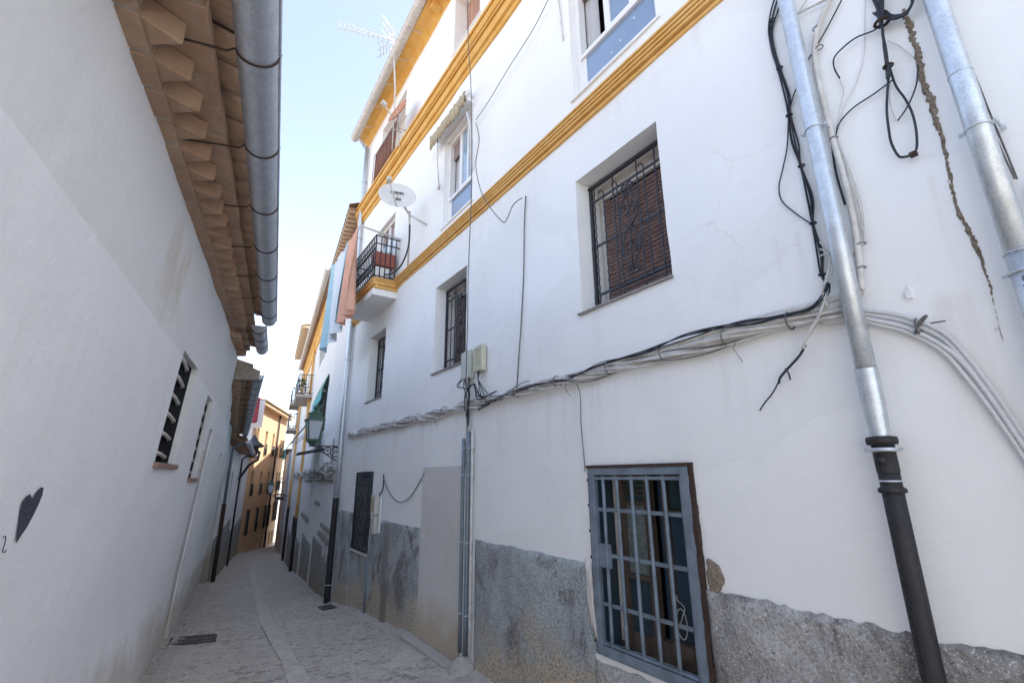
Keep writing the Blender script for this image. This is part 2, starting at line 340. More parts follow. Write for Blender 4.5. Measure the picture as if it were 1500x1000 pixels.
    def build(m, name, mat, parent=None, base=None, bevel=0., **tags):
        me = bpy.data.meshes.new(name)
        b = BASE[parent] if parent else (w(base) if base is not None else w(sum(m.v, Vector())/len(m.v)))
        me.from_pydata([tuple(w(p)-b) for p in m.v], [], m.f); me.materials.append(MT[mat] if isinstance(mat, str) else mat)
        for p, s in zip(me.polygons, m.sm): p.use_smooth = s
        me.update()
        o = bpy.data.objects.new(name, me); C.link(o); BASE[o] = b
        if parent: o.parent = parent
        else: o.location = b
        import bmesh
        bm = bmesh.new(); bm.from_mesh(me); bmesh.ops.recalc_face_normals(bm, faces=bm.faces); bm.to_mesh(me); bm.free()
        if bevel:
            md = o.modifiers.new("bevel", 'BEVEL'); md.width = bevel*K; md.segments = 2; md.limit_method = 'ANGLE'
        return tag(o, **tags)
def nz(p, sc): return noise.noise(Vector(p)*sc)
def grid_wall(F, s0, s1, zt, zb, holes=(), step=.16, amp=.006, o=0., back=.3, lean_extra=None, hole_amp=.004, top=None):
    """a plastered face with real waviness, holes (s0, s1, z0, z1, depth) with their reveals; zb may be a function of s"""
    zbf = zb if callable(zb) else (lambda s: zb)
    zmin = min(zbf(s0), zbf(s1))
    ss = set([s0, s1]); zz = set([zt, zmin])
    for h in holes: ss |= {h[0], h[1]}; zz |= {h[2], h[3]}
    def fill(a):
        a = sorted(a); r = []
        for i in range(len(a)-1):
            n = max(1, int(math.ceil((a[i+1]-a[i])/step))); r += [a[i]+(a[i+1]-a[i])*k/n for k in range(n)]
        return r+[a[-1]]
    ss = fill(ss); zz = fill([z for z in zz if zmin <= z <= zt])
    def pt(s, z, d=0.):
        p = F.P(s, z, 0)
        e = lean_extra(s, z) if lean_extra else 0
        a = nz(p, 1.1)*amp*2.2 + nz(p+Vector((5, 9, 2)), 4.)*amp
        js = nz(p+Vector((31, 2, 7)), 5.)*hole_amp; jz = nz(p+Vector((3, 22, 7)), 5.)*hole_amp
        if abs(s-s0) < 1e-6 or abs(s-s1) < 1e-6: js = 0
        return F.P(s+js, z+jz if z < zt-1e-6 else z, o+a+e-d)
    m = MB(); idx = {}
    def vi(i, j):
        if (i, j) not in idx:
            idx[(i, j)] = len(m.v); m.v.append(pt(ss[i], zz[j]))
        return idx[(i, j)]
    def inhole(i, j):
        if i < 0 or j < 0 or i >= len(ss)-1 or j >= len(zz)-1: return None
        sm, zm = (ss[i]+ss[i+1])/2, (zz[j]+zz[j+1])/2
        for h in holes:
            if h[0] < sm < h[1] and h[2] < zm < h[3]: return h
        return None
    for i in range(len(ss)-1):
        for j in range(len(zz)-1):
            h = inhole(i, j)
            if not h:
                m.f.append((vi(i, j), vi(i+1, j), vi(i+1, j+1), vi(i, j+1))); m.sm.append(True)
            else:
                for (di, dj, a, b) in ((-1, 0, (i, j), (i, j+1)), (1, 0, (i+1, j), (i+1, j+1)), (0, -1, (i, j), (i+1, j)), (0, 1, (i, j+1), (i+1, j+1))):
                    if inhole(i+di, j+dj) is None and not (0 > i+di or i+di >= len(ss)-1):
                        pa, pb = pt(ss[a[0]], zz[a[1]]), pt(ss[b[0]], zz[b[1]])
                        qa, qb = F.P(ss[a[0]], zz[a[1]], o-h[4]), F.P(ss[b[0]], zz[b[1]], o-h[4])
                        k = len(m.v); m.v += [pa, pb, qb, qa]; m.f.append((k, k+1, k+2, k+3)); m.sm.append(False)
    # thickness: ends, top and a back sheet so the wall is solid
    for (sa, sb) in ((s0, s0), (s1, s1)):
        m.quad(F.P(sa, zmin, o+.0), F.P(sa, zt, o+.0), F.P(sa, zt, o-back), F.P(sa, zmin, o-back))
    m.quad(F.P(s0, zt, o+.0), F.P(s1, zt, o+.0), F.P(s1, zt, o-back), F.P(s0, zt, o-back))
    return m

# ------------------------------------------------------------------ ground
GP = [(-30, -1.30), (-6, -1.40), (0, -1.47), (4.35, -1.62), (5.5, -1.66), (7.3, -1.78), (9.2, -1.99), (11.3, -2.28), (14.9, -2.61), (18.9, -3.08), (22.5, -3.50), (33.2, -4.30), (42, -4.96), (60, -6.2), (400, -8)]
G2 = Frame(radians(-26.5), 1.12, 1)
def gz(p):
    s = p[0]*G2.a.x+p[1]*G2.a.y
    for (a, za), (b, zb) in zip(GP, GP[1:]):
        if s <= b: return za+(zb-za)*max(0, (s-a))/(b-a)
    return GP[-1][1]
def on_ground(x, y):
    """street point seen at photo pixel"""
    d = fw + (x-750)/F_PX*RT - (y-500)/F_PX*UP; t = 1.
    for _ in range(60):
        p = d*t; t = t*.5+.5*(gz(p)/d.z)
    p = d*t; return Vector((p.x, p.y, gz(p)))
m = MB()
ds = [-60, -30, -15, -8, -4]+[-3+.25*i for i in range(52)]+[10+.5*i for i in range(70)]+[46, 50, 55, 60, 80, 120, 200, 400]
dc = [-300, -100, -40, -20, -10, -6, -4]+[-3+.25*i for i in range(28)]+[5, 8, 15, 40, 100, 300]
for s in ds:
    for c in dc:
        p = G2.a*s+G2.n*c; p.z = gz(p)+(nz((p.x, p.y, 0), .9)*.012 if -4 < s < 45 and -4 < c < 5 else 0); m.v.append(p)
n = len(dc)
for i in range(len(ds)-1):
    for j in range(n-1): m.f.append((i*n+j, i*n+j+1, (i+1)*n+j+1, (i+1)*n+j)); m.sm.append(True)
m.build('street', 'street', base=(0, 0, -1.47), kind='structure')
# smooth cement strip down the middle of the lane
m = MB(); pts = [(330, 760+40, .0)]
ctr = [on_ground(*q) for q in ((455, 1040), (432, 985), (408, 940), (388, 905), (378, 870), (370, 845), (372, 825), (385, 810))]
wd = [.16, .14, .12, .12, .13, .12, .12, .12]
vs = []
for i, p in enumerate(ctr):
    for sgn in (-1, 1):
        q = p+G2.n*wd[i]*sgn; q.z = gz(q)+.012; vs.append(q)
m.add(vs, [(2*i, 2*i+1, 2*i+3, 2*i+2) for i in range(len(ctr)-1)])
# ------------------------------------------------------------------ main facade
R = Frame(HEAD, 2.3, 1)
bld = thing('apartment_house', R.P(0, -1.5, 0), "tall white rendered house with mustard yellow cornices filling the right side of the lane", 'house')
A0, A1 = -3.0, 8.95
WG = dict(w1=(1.66, 2.48, 1.165, 2.30), w2=(4.31, 5.12, 1.175, 2.28), w3=(6.94, 7.72, 1.16, 2.26))
holes = [(*v, .30) for v in WG.values()]
holes += [(1.55, 2.44, 3.085, 4.35, .28), (4.22, 5.0, 3.06, 4.36, .28), (6.85, 7.76, 2.86, 4.25, .28)]       # middle floor
holes += [(4.09, 4.83, 5.72, 6.72, .28), (6.67, 7.95, 5.42, 6.62, .28), (1.45, 2.3, 5.72, 6.72, .28)]          # top floor
holes += [(1.70, 2.46, -1.04, .02, .34), (7.05, 7.84, -1.04, .08, .26)]                           # ground floor
gw = lambda s: -2.6
m = grid_wall(R, A0, A1, 6.95, gw, holes, .16, .006)
# return wall down the far corner, back of the house
m.quad(R.P(A1, -2.6, 0), R.P(A1, 6.95, 0), R.P(A1, 6.95, -4), R.P(A1, -2.6, -4))
m.quad(R.P(A0, -2.6, 0), R.P(A0, 6.95, 0), R.P(A0, 6.95, -4), R.P(A0, -2.6, -4))
m.quad(R.P(A0, -2.6, -4), R.P(A0, 6.95, -4), R.P(A1, 6.95, -4), R.P(A1, -2.6, -4))
wall = m.build('wall', 'white', bld)
# near-black block behind the openings, painting the darkness of unlit rooms
m = MB(); m.box(R, A0+.05, A1-.05, -2.5, 6.85, -.9, -.36); m.build('unlit_room_block', 'dark', bld)
# cornices
LCP = [(2.758, -.02), (2.76, .018), (2.782, .022), (2.784, .008), (2.792, .008), (2.795, .044), (2.812, .048), (2.814, .034), (2.818, .034), (2.82, .056), (2.836, .060), (2.838, .044), (2.842, .044), (2.844, .068), (2.860, .074), (2.862, .060), (2.865, .060), (2.867, .082), (2.882, .084), (2.885, -.02)]
m = MB()
m.prism(R, LCP, A0, 6.50, 40)
m.prism(R, LCP, 7.92, A1, 6)
m.build('lower_cornice', 'yellow_pale', bld)
m = MB()
m.prism(R, [(4.965, -.02), (4.97, .02), (5.03, .028), (5.035, .06), (5.06, .065), (5.064, .035), (5.072, .035), (5.076, .052), (5.15, .062), (5.154, .038), (5.166, .038), (5.17, .085), (5.19, .088), (5.194, .060), (5.204, .060), (5.208, .096), (5.23, .108), (5.27, .118), (5.274, .09), (5.285, .09), (5.29, .135), (5.325, .14), (5.33, -.02)], A0, A1+.12, 40)
m.build('upper_cornice', 'yellow', bld)
# roof with soffit, tiles and gutter
def ze(s): return 7.10-.045*(s-5.5)
m = MB()
prof = [(-.14, -.02), (-.08, .05), (-.03, .10), (-.015, .26), (.06, .26), (.06, -.02)]
vs = []
for i in range(25):
    s = A0+(A1+.02-A0)*i/24; vs += [R.P(s, 6.95+dz+.05, o) for dz, o in prof]
nn = len(prof); m.add(vs, [(i*nn+k, i*nn+(k+1) % nn, (i+1)*nn+(k+1) % nn, (i+1)*nn+k) for i in range(24) for k in range(nn)])
m.quad(*[R.P(A1+.02, 6.95+dz+.05, o) for dz, o in prof])
for k in range(12): m.box(R, 4.05+k*.24-1.5, 4.10+k*.24-1.5+.05, 6.90, 6.97, .05, .2)
m.build('soffit', 'yellow', bld)
def tile_sheet(m, F, s0, s1, z0, o0, z1, o1, pitch=.19, amp=.035, sub=6):
    n = int((s1-s0)/pitch*sub); vs = []
    for i in range(n+1):
        s = s0+(s1-s0)*i/n; ph = (i % (sub))/sub; dz = amp*abs(sin(pi*i/sub))*1.2
        vs += [F.P(s, z0+dz, o0), F.P(s, z1+dz, o1), F.P(s, z0+dz-.02, o0)]
    fs = []
    for i in range(n):
        fs += [(3*i, 3*i+1, 3*i+4, 3*i+3), (3*i, 3*i+3, 3*i+5, 3*i+2)]
    m.add(vs, fs)
m = MB(); tile_sheet(m, R, A0, A1, 7.075, .30, 8.4, -3.9); m.quad(R.P(A0, 7.05, .26), R.P(A1, 7.05, .26), R.P(A1, 6.95, -3.98), R.P(A0, 6.95, -3.98))
roof = m.build('roof', 'tile', bld)
def gutter(m, F, s0, s1, z, o, r, n=10, rim=True, zf=None, steps=1):
    zf = zf or (lambda s: z)
    vs = []; k2 = 2*(n+1)
    for i in range(steps+1):
        s = s0+(s1-s0)*i/steps
        for rr in (r, r*.93):
            for k in range(n+1):
                a = pi+pi*k/n; vs.append(F.P(s, zf(s)+rr*sin(a), o+rr*cos(a)))
    fs = []
    for i in range(steps):
        for q in (0, n+1):
            for k in range(n): fs.append((i*k2+q+k, i*k2+q+k+1, (i+1)*k2+q+k+1, (i+1)*k2+q+k))
    m.add(vs, fs, True)
    for s in (s0, s1):
        m.add([F.P(s, zf(s)+r*sin(pi+pi*k/n), o+r*cos(pi+pi*k/n)) for k in range(n+1)], [tuple(range(n+1))])
    if rim: m.tube([F.P(s0+(s1-s0)*i/steps, zf(s0+(s1-s0)*i/steps), o+r) for i in range(steps+1)], r*.12, 6)
zg = lambda s: 7.05-.04*(s-5.)
m = MB(); gutter(m, R, A0, A1-.1, 7, .33, .075, zf=zg, steps=8, rim=True)
for s in (2.1, 3.4, 5.05, 6.3, 7.6): m.ring(R.P(s, zg(s), .33), R.a, .079, .008, 20)
g = m.build('gutter', 'white_cable', roof)
m = MB()
for k in range(10):
    s = 8.3-k*.62; m.tube([R.P(s, 7.0, .01), R.P(s, zg(s)-.06, .2), R.P(s, zg(s)-.078, .33)], .007, 5)
m.each('gutter_strap', 'white_cable', roof)
# windows ---------------------------------------------------------------
def scroll(m, F, s, z, o, r, dirn, up, rt=.0072):
    """C-scroll: a spiral of one and a quarter turns"""
    pts = []
    for i in range(22):
        t = i/21; a = t*2.6*pi; rr = r*(1-.72*t); pts.append(F.P(s+dirn*(rr*sin(a)), z+up*(r-rr*cos(a))-up*r, o))
    m.tube(pts, rt, 5)
def bar_window(key, label, shut=.86):
    s0, s1, z0, z1 = WG[key]
    m = MB(); fr = .05
    m.box(R, s0, s1, z0, z1, -.33, -.29)
    f = m.build('window', 'offwhite', bld, label=label)
    m = MB(); zt = z1-.13; n = int((zt-z0)/.034)
    for i in range(n):
        z = z0+i*.034; m.prism(R, [(z+.002, -.285), (z+.004, -.262), (z+.017, -.252), (z+.030, -.262), (z+.032, -.285)], s0+.01, s1-.065)
    m.build('roller_shutter', 'shutter', f)
    m = MB(); m.box(R, s0, s1, z1-.13, z1, -.27, -.24); m.box(R, s1-.062, s1-.02, z0, z1-.13, -.28, -.25); m.build('shutter_box', 'offwhite', f)
    m = MB(); m.box(R, s0-.01, s1+.03, z0-.014, z0+.003, -.28, .020); m.build('sill', 'sill', f, bevel=.004)
    # wrought iron grille
    m = MB(); o = -.15; zz0, zz1 = z0+.02, z1-.05
    m.box(R, s1-.035, s1-.012, z0, z1-.02, o-.012, o+.012); m.box(R, s0+.005, s0+.022, z0, z1-.02, o-.012, o+.012)
    m.box(R, s0, s1, z1-.045, z1-.02, o-.012, o+.012)
    hz = [z0+.16, (z0+z1)/2, z1-.17]
    for z in hz: m.box(R, s0, s1, z-.009, z+.009, o-.006, o+.004)
    nb = 8; sc = (s0+s1)/2
    for i in range(nb):
        s = s0+.045+(s1-s0-.11)*i/(nb-1)
        if i in (3, 4): s = sc+(-.10 if i == 3 else .10)
        top = zz1-.02 if i % 2 else zz1-.075
        pts = [R.P(s, zz0-.0, o+.03), R.P(s, zz0+.02, o+.012), R.P(s, zz0+.05, o+.006)]
        k = 26
        for j in range(k+1):
            z = zz0+.05+(top-.03-zz0-.05)*j/k; pts.append(R.P(s+(.0035 if (j % 2) else -.0035)*(.0 if (i in (3, 4)) else 1), z, o+.006))
        if i % 2 == 0: pts += [R.P(s, top-.012, o+.01), R.P(s+.008, top, o+.022), R.P(s+.022, top-.002, o+.028), R.P(s+.03, top-.016, o+.028)]
        else: pts += [R.P(s, z1-.03, o+.004)]
        m.tube(pts, .0062, 5)
    zc = hz[1]
    m.tube([R.P(sc, zc-.36, o+.012), R.P(sc, zc+.36, o+.012)], .006, 5)
    for up in (1, -1):
        for dr in (1, -1):
            scroll(m, R, sc+dr*.022, zc+up*.335, o+.014, .04, dr, up)
            scroll(m, R, sc+dr*.03, zc+up*.15, o+.014, .05, dr, -up)
            m.tube([R.P(sc+dr*.012, zc+up*.33, o+.014), R.P(sc+dr*.03, zc+up*.27, o+.014), R.P(sc+dr*.075, zc+up*.2, o+.014), R.P(sc+dr*.088, zc+up*.13, o+.014), R.P(sc+dr*.06, zc+up*.06, o+.014), R.P(sc+dr*.01, zc, o+.014)], .0072, 5)
    m.build('grille', 'iron', f)
    m = MB(); m.quad(R.P(s0, z0, -.287), R.P(s1-.09, z0, -.287), R.P(s1-.09, z1, -.287), R.P(s0, z1, -.287)); m.build('pane', 'dark', f)
bar_window('w1', "brown roller shutter behind scrolled iron grille, nearest")
bar_window('w2', "scrolled iron grille window beside the hanging cable")
bar_window('w3', "narrow looking grille window farthest down the lane")
def pvc_window(s0, s1, z0, z1, trans, label, blind=.18, open_gap=True):
    m = MB(); o0, o1 = -.14, -.06; t = .055
    m.box(R, s0, s0+t, z0, z1, o0, o1); m.box(R, s1-t, s1, z0, z1, o0, o1); m.box(R, s0+t, s1-t, z1-t, z1, o0, o1); m.box(R, s0+t, s1-t, z0, z0+.02, o0, o1)
    m.box(R, s0+t, s1-t, trans-.022, trans+.022, o0-.005, o1+.012)
    f = m.build('window', 'pvc', bld, bevel=.004, label=label)
    gs1 = s1-t-.05
    m = MB(); m.box(R, gs1, s1-t, z0+.02, trans-.022, -.125, -.07)
    # sliding sashes
    sm = s0+(s1-s0)*.62
    for a, b in ((s0+t, sm),):
        m.box(R, a, a+.04, trans+.03, z1-t, -.11, -.075); m.box(R, b-.06, b, trans+.03, z1-t, -.11, -.075); m.box(R, a+.04, b-.06, trans+.03, trans+.075, -.11, -.075)
    m.box(R, s0+t+.20, s0+t+.235, trans+.075, z1-t, -.105, -.078)
    m.build('sash', 'pvc', f)
    m = MB(); m.box(R, s0+t, gs1, z0+.02, trans-.022, -.085, -.075); m.build('pane', 'blue_pane', f)
    m = MB(); m.box(R, s0+t+.04, sm-.06, trans+.075, z1-t, -.10, -.09); m.build('pane', 'sky_glass' if blind > .15 else 'blue_pane', f)
    m = MB(); n = 40; vs = []
    for i in range(n+1):
        s = sm+.02+(s1-t-.005-sm-.02)*i/n*.55+(s1-sm)*.35; o = -.17+.02*sin(i*1.3)
        vs += [R.P(min(s, s1-t), z0+.03, o), R.P(min(s, s1-t), z1-t, o)]
    m.add(vs, [(2*i, 2*i+2, 2*i+3, 2*i+1) for i in range(n)], True); m.build('curtain', 'curtain', f)
    m = MB(); m.box(R, s0+t, s1-t, z1-t-blind, z1-t, -.13, -.112); m.build('roller_blind', 'mauve', f)
    m = MB(); m.box(R, s0-.03, s1+.03, z0-.02, z0+.002, -.15, .02); m.build('sill', 'pvc', f)
    m = MB(); m.box(R, s0, s1, z0, z1, -.30, -.26); m.build('dark_interior', 'dark', f)
    return f
uw = pvc_window(1.55, 2.44, 3.085, 4.35, 3.50, "white plastic window with blue filmed lower pane, above the nearest grille", .1)
m = MB()
for sx, sz in ((2.15, 3.2), (2.05, 3.27), (2.1, 3.15), (1.9, 3.2), (1.8, 3.38), (1.95, 3.3)):
    m.quad(R.P(sx, sz, -.0735), R.P(sx+.010, sz+.006, -.0735), R.P(sx+.006, sz+.024, -.0735), R.P(sx-.004, sz+.014, -.0735))
m.build('paint_fleck', 'pvc', uw)
pvc_window(4.22, 5.0, 3.06, 4.36, 3.45, "white plastic window under the rolled straw awning", .22)
# rolled fringed awning over the second window
aw = thing('rolled_awning', R.P(4.75, 4.5, 0), "rolled up straw coloured awning with ragged fringe over the upper window", 'awning')
m = MB(); m.box(R, 4.2, 5.1, 4.40, 4.44, 0, .10); m.tube([R.P(4.18, 4.5, .09), R.P(5.18, 4.5, .09)], .035, 8); m.build('cassette', 'pvc', aw)
m = MB(); n = 60; vs = []
for i in range(n+1):
    s = 4.22+.98*i/n; dz = .06*abs(nz((i*.35, 1, 2), 1.))*2+.035*random.random(); o = .12+.03*nz((i*.4, 7, 2), 1.)
    vs += [R.P(s, 4.56, o-.04), R.P(s, 4.52, o+.015), R.P(s, 4.38-dz, o+.01), R.P(s, 4.38-dz, o), R.P(s, 4.52, o-.01)]
m.add(vs, [(5*i+k, 5*i+(k+1) % 5, 5*i+5+(k+1) % 5, 5*i+5+k) for i in range(n) for k in range(5)], True)
m.build('fringe', 'straw', aw)
m = MB(); m.tube([R.at(684, 165, .1), R.at(690, 190, .09), R.at(691, 240, .03), R.at(691, 250, .02)], .016, 6); m.tube([R.at(692, 150, .1), R.at(692, 200, .07), R.at(687, 235, .06)], .011, 6); m.each('awning_arm', 'white_tube', aw)
m = MB(); m.tube([R.at(641, 205, .1), R.at(641, 240, .06), R.at(643, 273, .05)], .008, 5); m.tube([R.at(643, 270, .05), R.at(643, 277, .05)], .02, 6); m.build('winding_cord', 'white_cable', aw)
# balcony door
m = MB(); m.box(R, 6.85, 6.91, 2.86, 4.25, -.16, -.06); m.box(R, 7.70, 7.76, 2.86, 4.25, -.16, -.06); m.box(R, 6.91, 7.70, 4.19, 4.25, -.16, -.06); m.box(R, 7.28, 7.34, 2.88, 4.19, -.15, -.07)
dr = m.build('balcony_door', 'pvc', bld)
m = MB(); m.box(R, 6.91, 7.28, 2.88, 4.0, -.12, -.11); m.box(R, 7.34, 7.70, 2.88, 4.0, -.12, -.11); m.build('pane', 'sky_glass', dr)
m = MB(); m.box(R, 6.91, 7.70, 3.98, 4.19, -.13, -.10); m.build('roller_blind', 'mauve', dr)
# top floor
m = MB(); m.box(R, 4.09, 4.83, 5.72, 6.72, -.25, -.21)
for k in range(7): m.box(R, 4.10+k*.105, 4.195+k*.105, 5.73, 6.71, -.21, -.195)
tw = m.build('shuttered_window', 'wood_red', bld)
m = MB(); m.box(R, 4.05, 4.88, 5.70, 5.722, -.2, .02); m.build('sill', 'pvc', tw)
m = MB(); m.box(R, 1.45, 2.3, 5.72, 6.72, -.25, -.21); m.build('shuttered_window', 'wood_red', bld)
m = MB(); m.box(R, 6.67, 7.95, 5.42, 6.62, -.27, -.24); td = m.build('terrace_door', 'offwhite', bld)
m = MB(); n = 46
for k in range(n):
    s = 6.85+1.06*k/n; m.tube([R.P(s, 5.36, .11+.01*sin(k)), R.P(s+.02*sin(k*.7), 6.0+.03*sin(k*2.1), .10+.012*sin(k*1.7))], .014, 5)
m.build('reed_screen', 'reed', td)
m = MB(); m.tube([R.P(6.62, 5.98, .12), R.P(8.0, 5.98, .12)], .012, 5); m.tube([R.P(6.62, 5.34, .12), R.P(6.62, 5.98, .12)], .012, 5); m.tube([R.P(8.0, 5.34, .12), R.P(8.0, 5.98, .12)], .012, 5); m.tube([R.P(6.62, 5.98, .12), R.P(6.62, 5.98, 0)], .012, 5); m.build('railing', 'white_tube', td)
# ------------------------------------------------------------------ balcony
BS0, BS1, BO = 6.52, 7.92, .40
m = MB(); m.box(R, BS0+.03, BS1-.03, 2.60, 2.70, .001, BO-.03)
bal = m.build('balcony', 'white', bld)
def lprof(k): return [(2.70, k-.06), (2.705, k-.012), (2.735, k-.004), (2.74, k-.02), (2.755, k-.02), (2.76, k+.01), (2.79, k+.014), (2.795, k+.004), (2.82, k+.026), (2.825, k+.018), (2.85, k+.036), (2.856, k+.034), (2.86, k-.06)]
m = MB(); m.prism(R, lprof(BO-.04), BS0, BS1, 6)
# side moulding towards the camera, swept along o
class Side:
    def P(f, s, z, o): return R.P(BS0+.04-o, z, s)
m.prism(Side(), [(z, o-BO+.04+.0) for z, o in lprof(BO)], .0, BO-.045, 3)
m.box(R, BS0+.05, BS1, 2.702, 2.85, .0, BO-.07)
m.build('slab_edge', 'yellow_pale', bal)
m = MB(); zr0, zr1 = 2.90, 3.56
def rail_pts(n=9):
    pass
for z in (zr0, zr1, zr1-.13):
    m.tube([R.P(BS0+.02, z, .0), R.P(BS0+.02, z, BO-.02), R.P(BS1-.03, z, BO-.02), R.P(BS1-.03, z, 0)], .011, 6)
for k in range(5): m.tube([R.P(BS0+.02, zr0-.05, .06+k*.078), R.P(BS0+.02, zr1, .06+k*.078)], .009, 6)
for k in range(17):
    s = BS0+.02+(BS1-BS0-.05)*k/16
    pts = [R.P(s, zr0-.04+(zr1-zr0+.04)*j/20, BO-.02+(.03*sin(pi*min(1, j/8)) if j < 8 else 0)) for j in range(21)]
    m.tube(pts, .009, 5)
    if k < 16:
        scroll(m, R, s+.04, zr0+.12, BO-.02, .03, 1, 1, .007); scroll(m, R, s+.04, zr1-.22, BO-.02, .03, -1, -1, .007)
m.build('railing', 'iron', bal)
pl = thing('planter', R.P(6.66, 3.2, .3), "terracotta planter trough hung inside the balcony rail over a white crate", 'planter')
m = MB(); a, b = R.P(6.60, 3.10, .15), 0
vs = []
for (z, g) in ((3.10, .0), (3.30, .02), (3.30, .012), (3.14, -.005)): vs += [R.P(6.57-g, z, .06-g), R.P(6.73+g, z, .06-g), R.P(6.73+g, z, .36+g), R.P(6.57-g, z, .36+g)]
m.add(vs, [(0, 1, 2, 3)]+[(4*i+k, 4*i+(k+1) % 4, 4*i+4+(k+1) % 4, 4*i+4+k) for i in range(3) for k in range(4)]+[(12, 13, 14, 15)]); m.build('trough', 'terracotta', pl)
m = MB()
for k in range(26):
    c = R.P(6.65+random.uniform(-.06, .06), 3.3, random.uniform(.1, .34)); d = Vector((random.uniform(-1, 1), random.uniform(-1, 1), random.uniform(.4, 1.6))).normalized()*.09; sd_ = d.orthogonal().normalized()*.012
    m.add([c-sd_, c+sd_, c+d], [(0, 1, 2)])
m.build('plant', 'plant', pl)
m = MB(); m.box(R, 6.58, 6.80, 2.87, 3.07, .12, .34); 
tag(m.build('crate', 'pvc', None, base=R.P(6.69, 2.87, .23), bevel=.008), "white slatted crate under the terracotta planter on the balcony", 'crate')
# ------------------------------------------------------------------ drying poles and cloths
po = thing('clothes_pole', R.P(6.6, 3.62, 0), "long pale pole sticking out over the balcony rail to carry washing", 'pole')
m = MB(); m.tube([R.at(587, 351, 0.01), R.P(6.58, 3.66, .63)], .014, 6); m.build('rod', 'white_cable', po)
m = MB(); m.tube([R.P(6.6, 3.70, .60), R.P(7.5, 3.70, .60), R.P(8.6, 3.66, .60)], .006, 5); m.build('line', 'white_cable', po)
def cloth(name, mat, s0, s1, zt, zb0, zb1, label, stripes=()):
    n, k = 60, 14; m = MB(); vs = []
    def pt(i, j, d):
        t = i/n; v = j/k; s = s0+(s1-s0)*t; s = s+(.03*sin(v*3+t*4))*v; o = .60+.05*sin(t*15+1+v)*(.3+v)+.028*sin(t*37+v*2)*(.3+v)+d
        return R.P(s, (zt-.03*t)+(zb0+(zb1-zb0)*t-zt)*v+.02*sin(t*13)*v, o)
    for d in (0, .006):
        for j in range(k+1): vs += [pt(i, j, d) for i in range(n+1)]
    L = n+1; tot = L*(k+1)
    fs = [(q+j*L+i, q+j*L+i+1, q+(j+1)*L+i+1, q+(j+1)*L+i) for q in (0, tot) for j in range(k) for i in range(n)]
    m.add(vs, fs, True)
    o = m.build(name, mat, None, base=R.P((s0+s1)/2, zt, .6)); 
    for c in stripes: o.data.materials.append(MT[c[0]])
    for p in o.data.polygons:
        i = (p.index % (n*k)) % n; t = i/n
        for q, c in enumerate(stripes):
            if c[1] <= t < c[2]: p.material_index = q+1
    o.data.update()
    return tag(o, label, 'cloth')
cloth('hanging_cloth', 'cloth_white', 7.28, 8.42, 3.70, 2.30, 2.10, "long white cloth with light blue edges hanging by the balcony", (('cloth_blue', 0, .16), ('cloth_blue', .72, 1.01)))
cloth('hanging_cloth', 'cloth_coral', 6.72, 7.27, 3.72, 2.36, 2.30, "coral pink cloth hanging beside the balcony rail")
# ------------------------------------------------------------------ satellite dishes and aerial
def dish(c, nrm, r, sx, face, label, arm_to, arm2=None, feed=None):
    t = thing('satellite_dish', c, label, 'satellite dish')
    nrm = nrm.normalized(); m = MB(); m.lathe(c, [(.001, -.10*r), (r*.5, -.07*r), (r*.8, -.03*r), (r, .06*r), (r*1.03, .06*r), (r*.8, -.06*r), (r*.5, -.11*r), (.001, -.14*r)], nrm, 28)
    rf = m.build('reflector', face, t)
    x = nrm.cross(Vector((0, 0, 1))).normalized(); y = x.cross(nrm)
    m = MB()
    if face == 'dish':
        for i in range(10): m.cbox(c+nrm*(.0*r)+x*(-.32+i*.075)*r+y*.30*r, x*.026*r, y*(.05+.02*(i % 3))*r, nrm*.012*r)
        for i in range(4): m.cbox(c-nrm*(.03*r)+x*(-.16+i*.1)*r-y*.22*r, x*.035*r, y*.075*r, nrm*.012*r)
        m.build('lettering', 'black_cable', rf)
    m = MB(); fp = feed or (c+nrm*r*1.1-y*r*.5); m.tube([c-y*r*.95, fp], .012, 6); m.cbox(fp, x*.03, y*.03, nrm*.04); m.build('feed_arm', 'white_cable', t)
    m = MB()
    for p in arm_to: m.tube(p, .014, 6)
    m.build('mast', 'white_cable', t)
    return t
c = R.at(582, 287, .42)
dish(c, Vector((.3, -1, .38)), .245, 1, 'dish', "white satellite dish with faded lettering above the balcony",
     [[R.at(600, 312, .25), R.at(599, 360, .12), R.at(597, 398, .03)], [c, R.at(600, 315, .25)], [R.at(600, 315, .25), R.P(5.5, 3.35, 0)]], feed=R.at(570, 264, .60))
c = R.at(583, 163, .25)
dish(c, Vector((-.9, -1, .45)), .22, 1, 'dish_red', "small dish with rust red face fixed near the top floor terrace",
     [[c, R.at(583, 188, .15)], [R.at(583, 188, .15), R.at(598, 193, .01)], [R.at(583, 186, .15), R.at(585, 215, .13)]])
an = thing('tv_aerial', R.P(6.8, 5.4, .12), "white television aerial on a thin mast above the gutter", 'aerial')
a0, a1 = R.P(6.86, 5.38, .13), R.at(576, 58, .36)
m = MB(); m.tube([a0, R.at(579, 130, .3), a1], .014, 6); m.tube([R.P(6.83, 5.8, .15), R.P(6.83, 5.8, 0)], .01, 5); m.build('mast', 'white_tube', an)
b0 = a1+Vector((.02, 0, -.02)); bd = (R.at(511, 76, .36)-a1); bd = Vector((-.93, .05, -.02))
b1 = a1+Vector((-.86, -.25, .03))
bdir = (b1-b0).normalized(); side = bdir.cross(Vector((0, 0, 1))).normalized(); upv = side.cross(bdir)
m = MB()
for k in (-1, 1): m.tube([b0, b1+upv*.05*k], .008, 5)
for i in range(11):
    p = b0+(b1-b0)*(.12+.88*i/10); m.tube([p-side*.09, p+side*.09], .006, 5); m.tube([p-upv*(.05*i/10), p+upv*(.05*i/10)], .005, 5)
m.build('boom', 'white_tube', an)
m = MB()
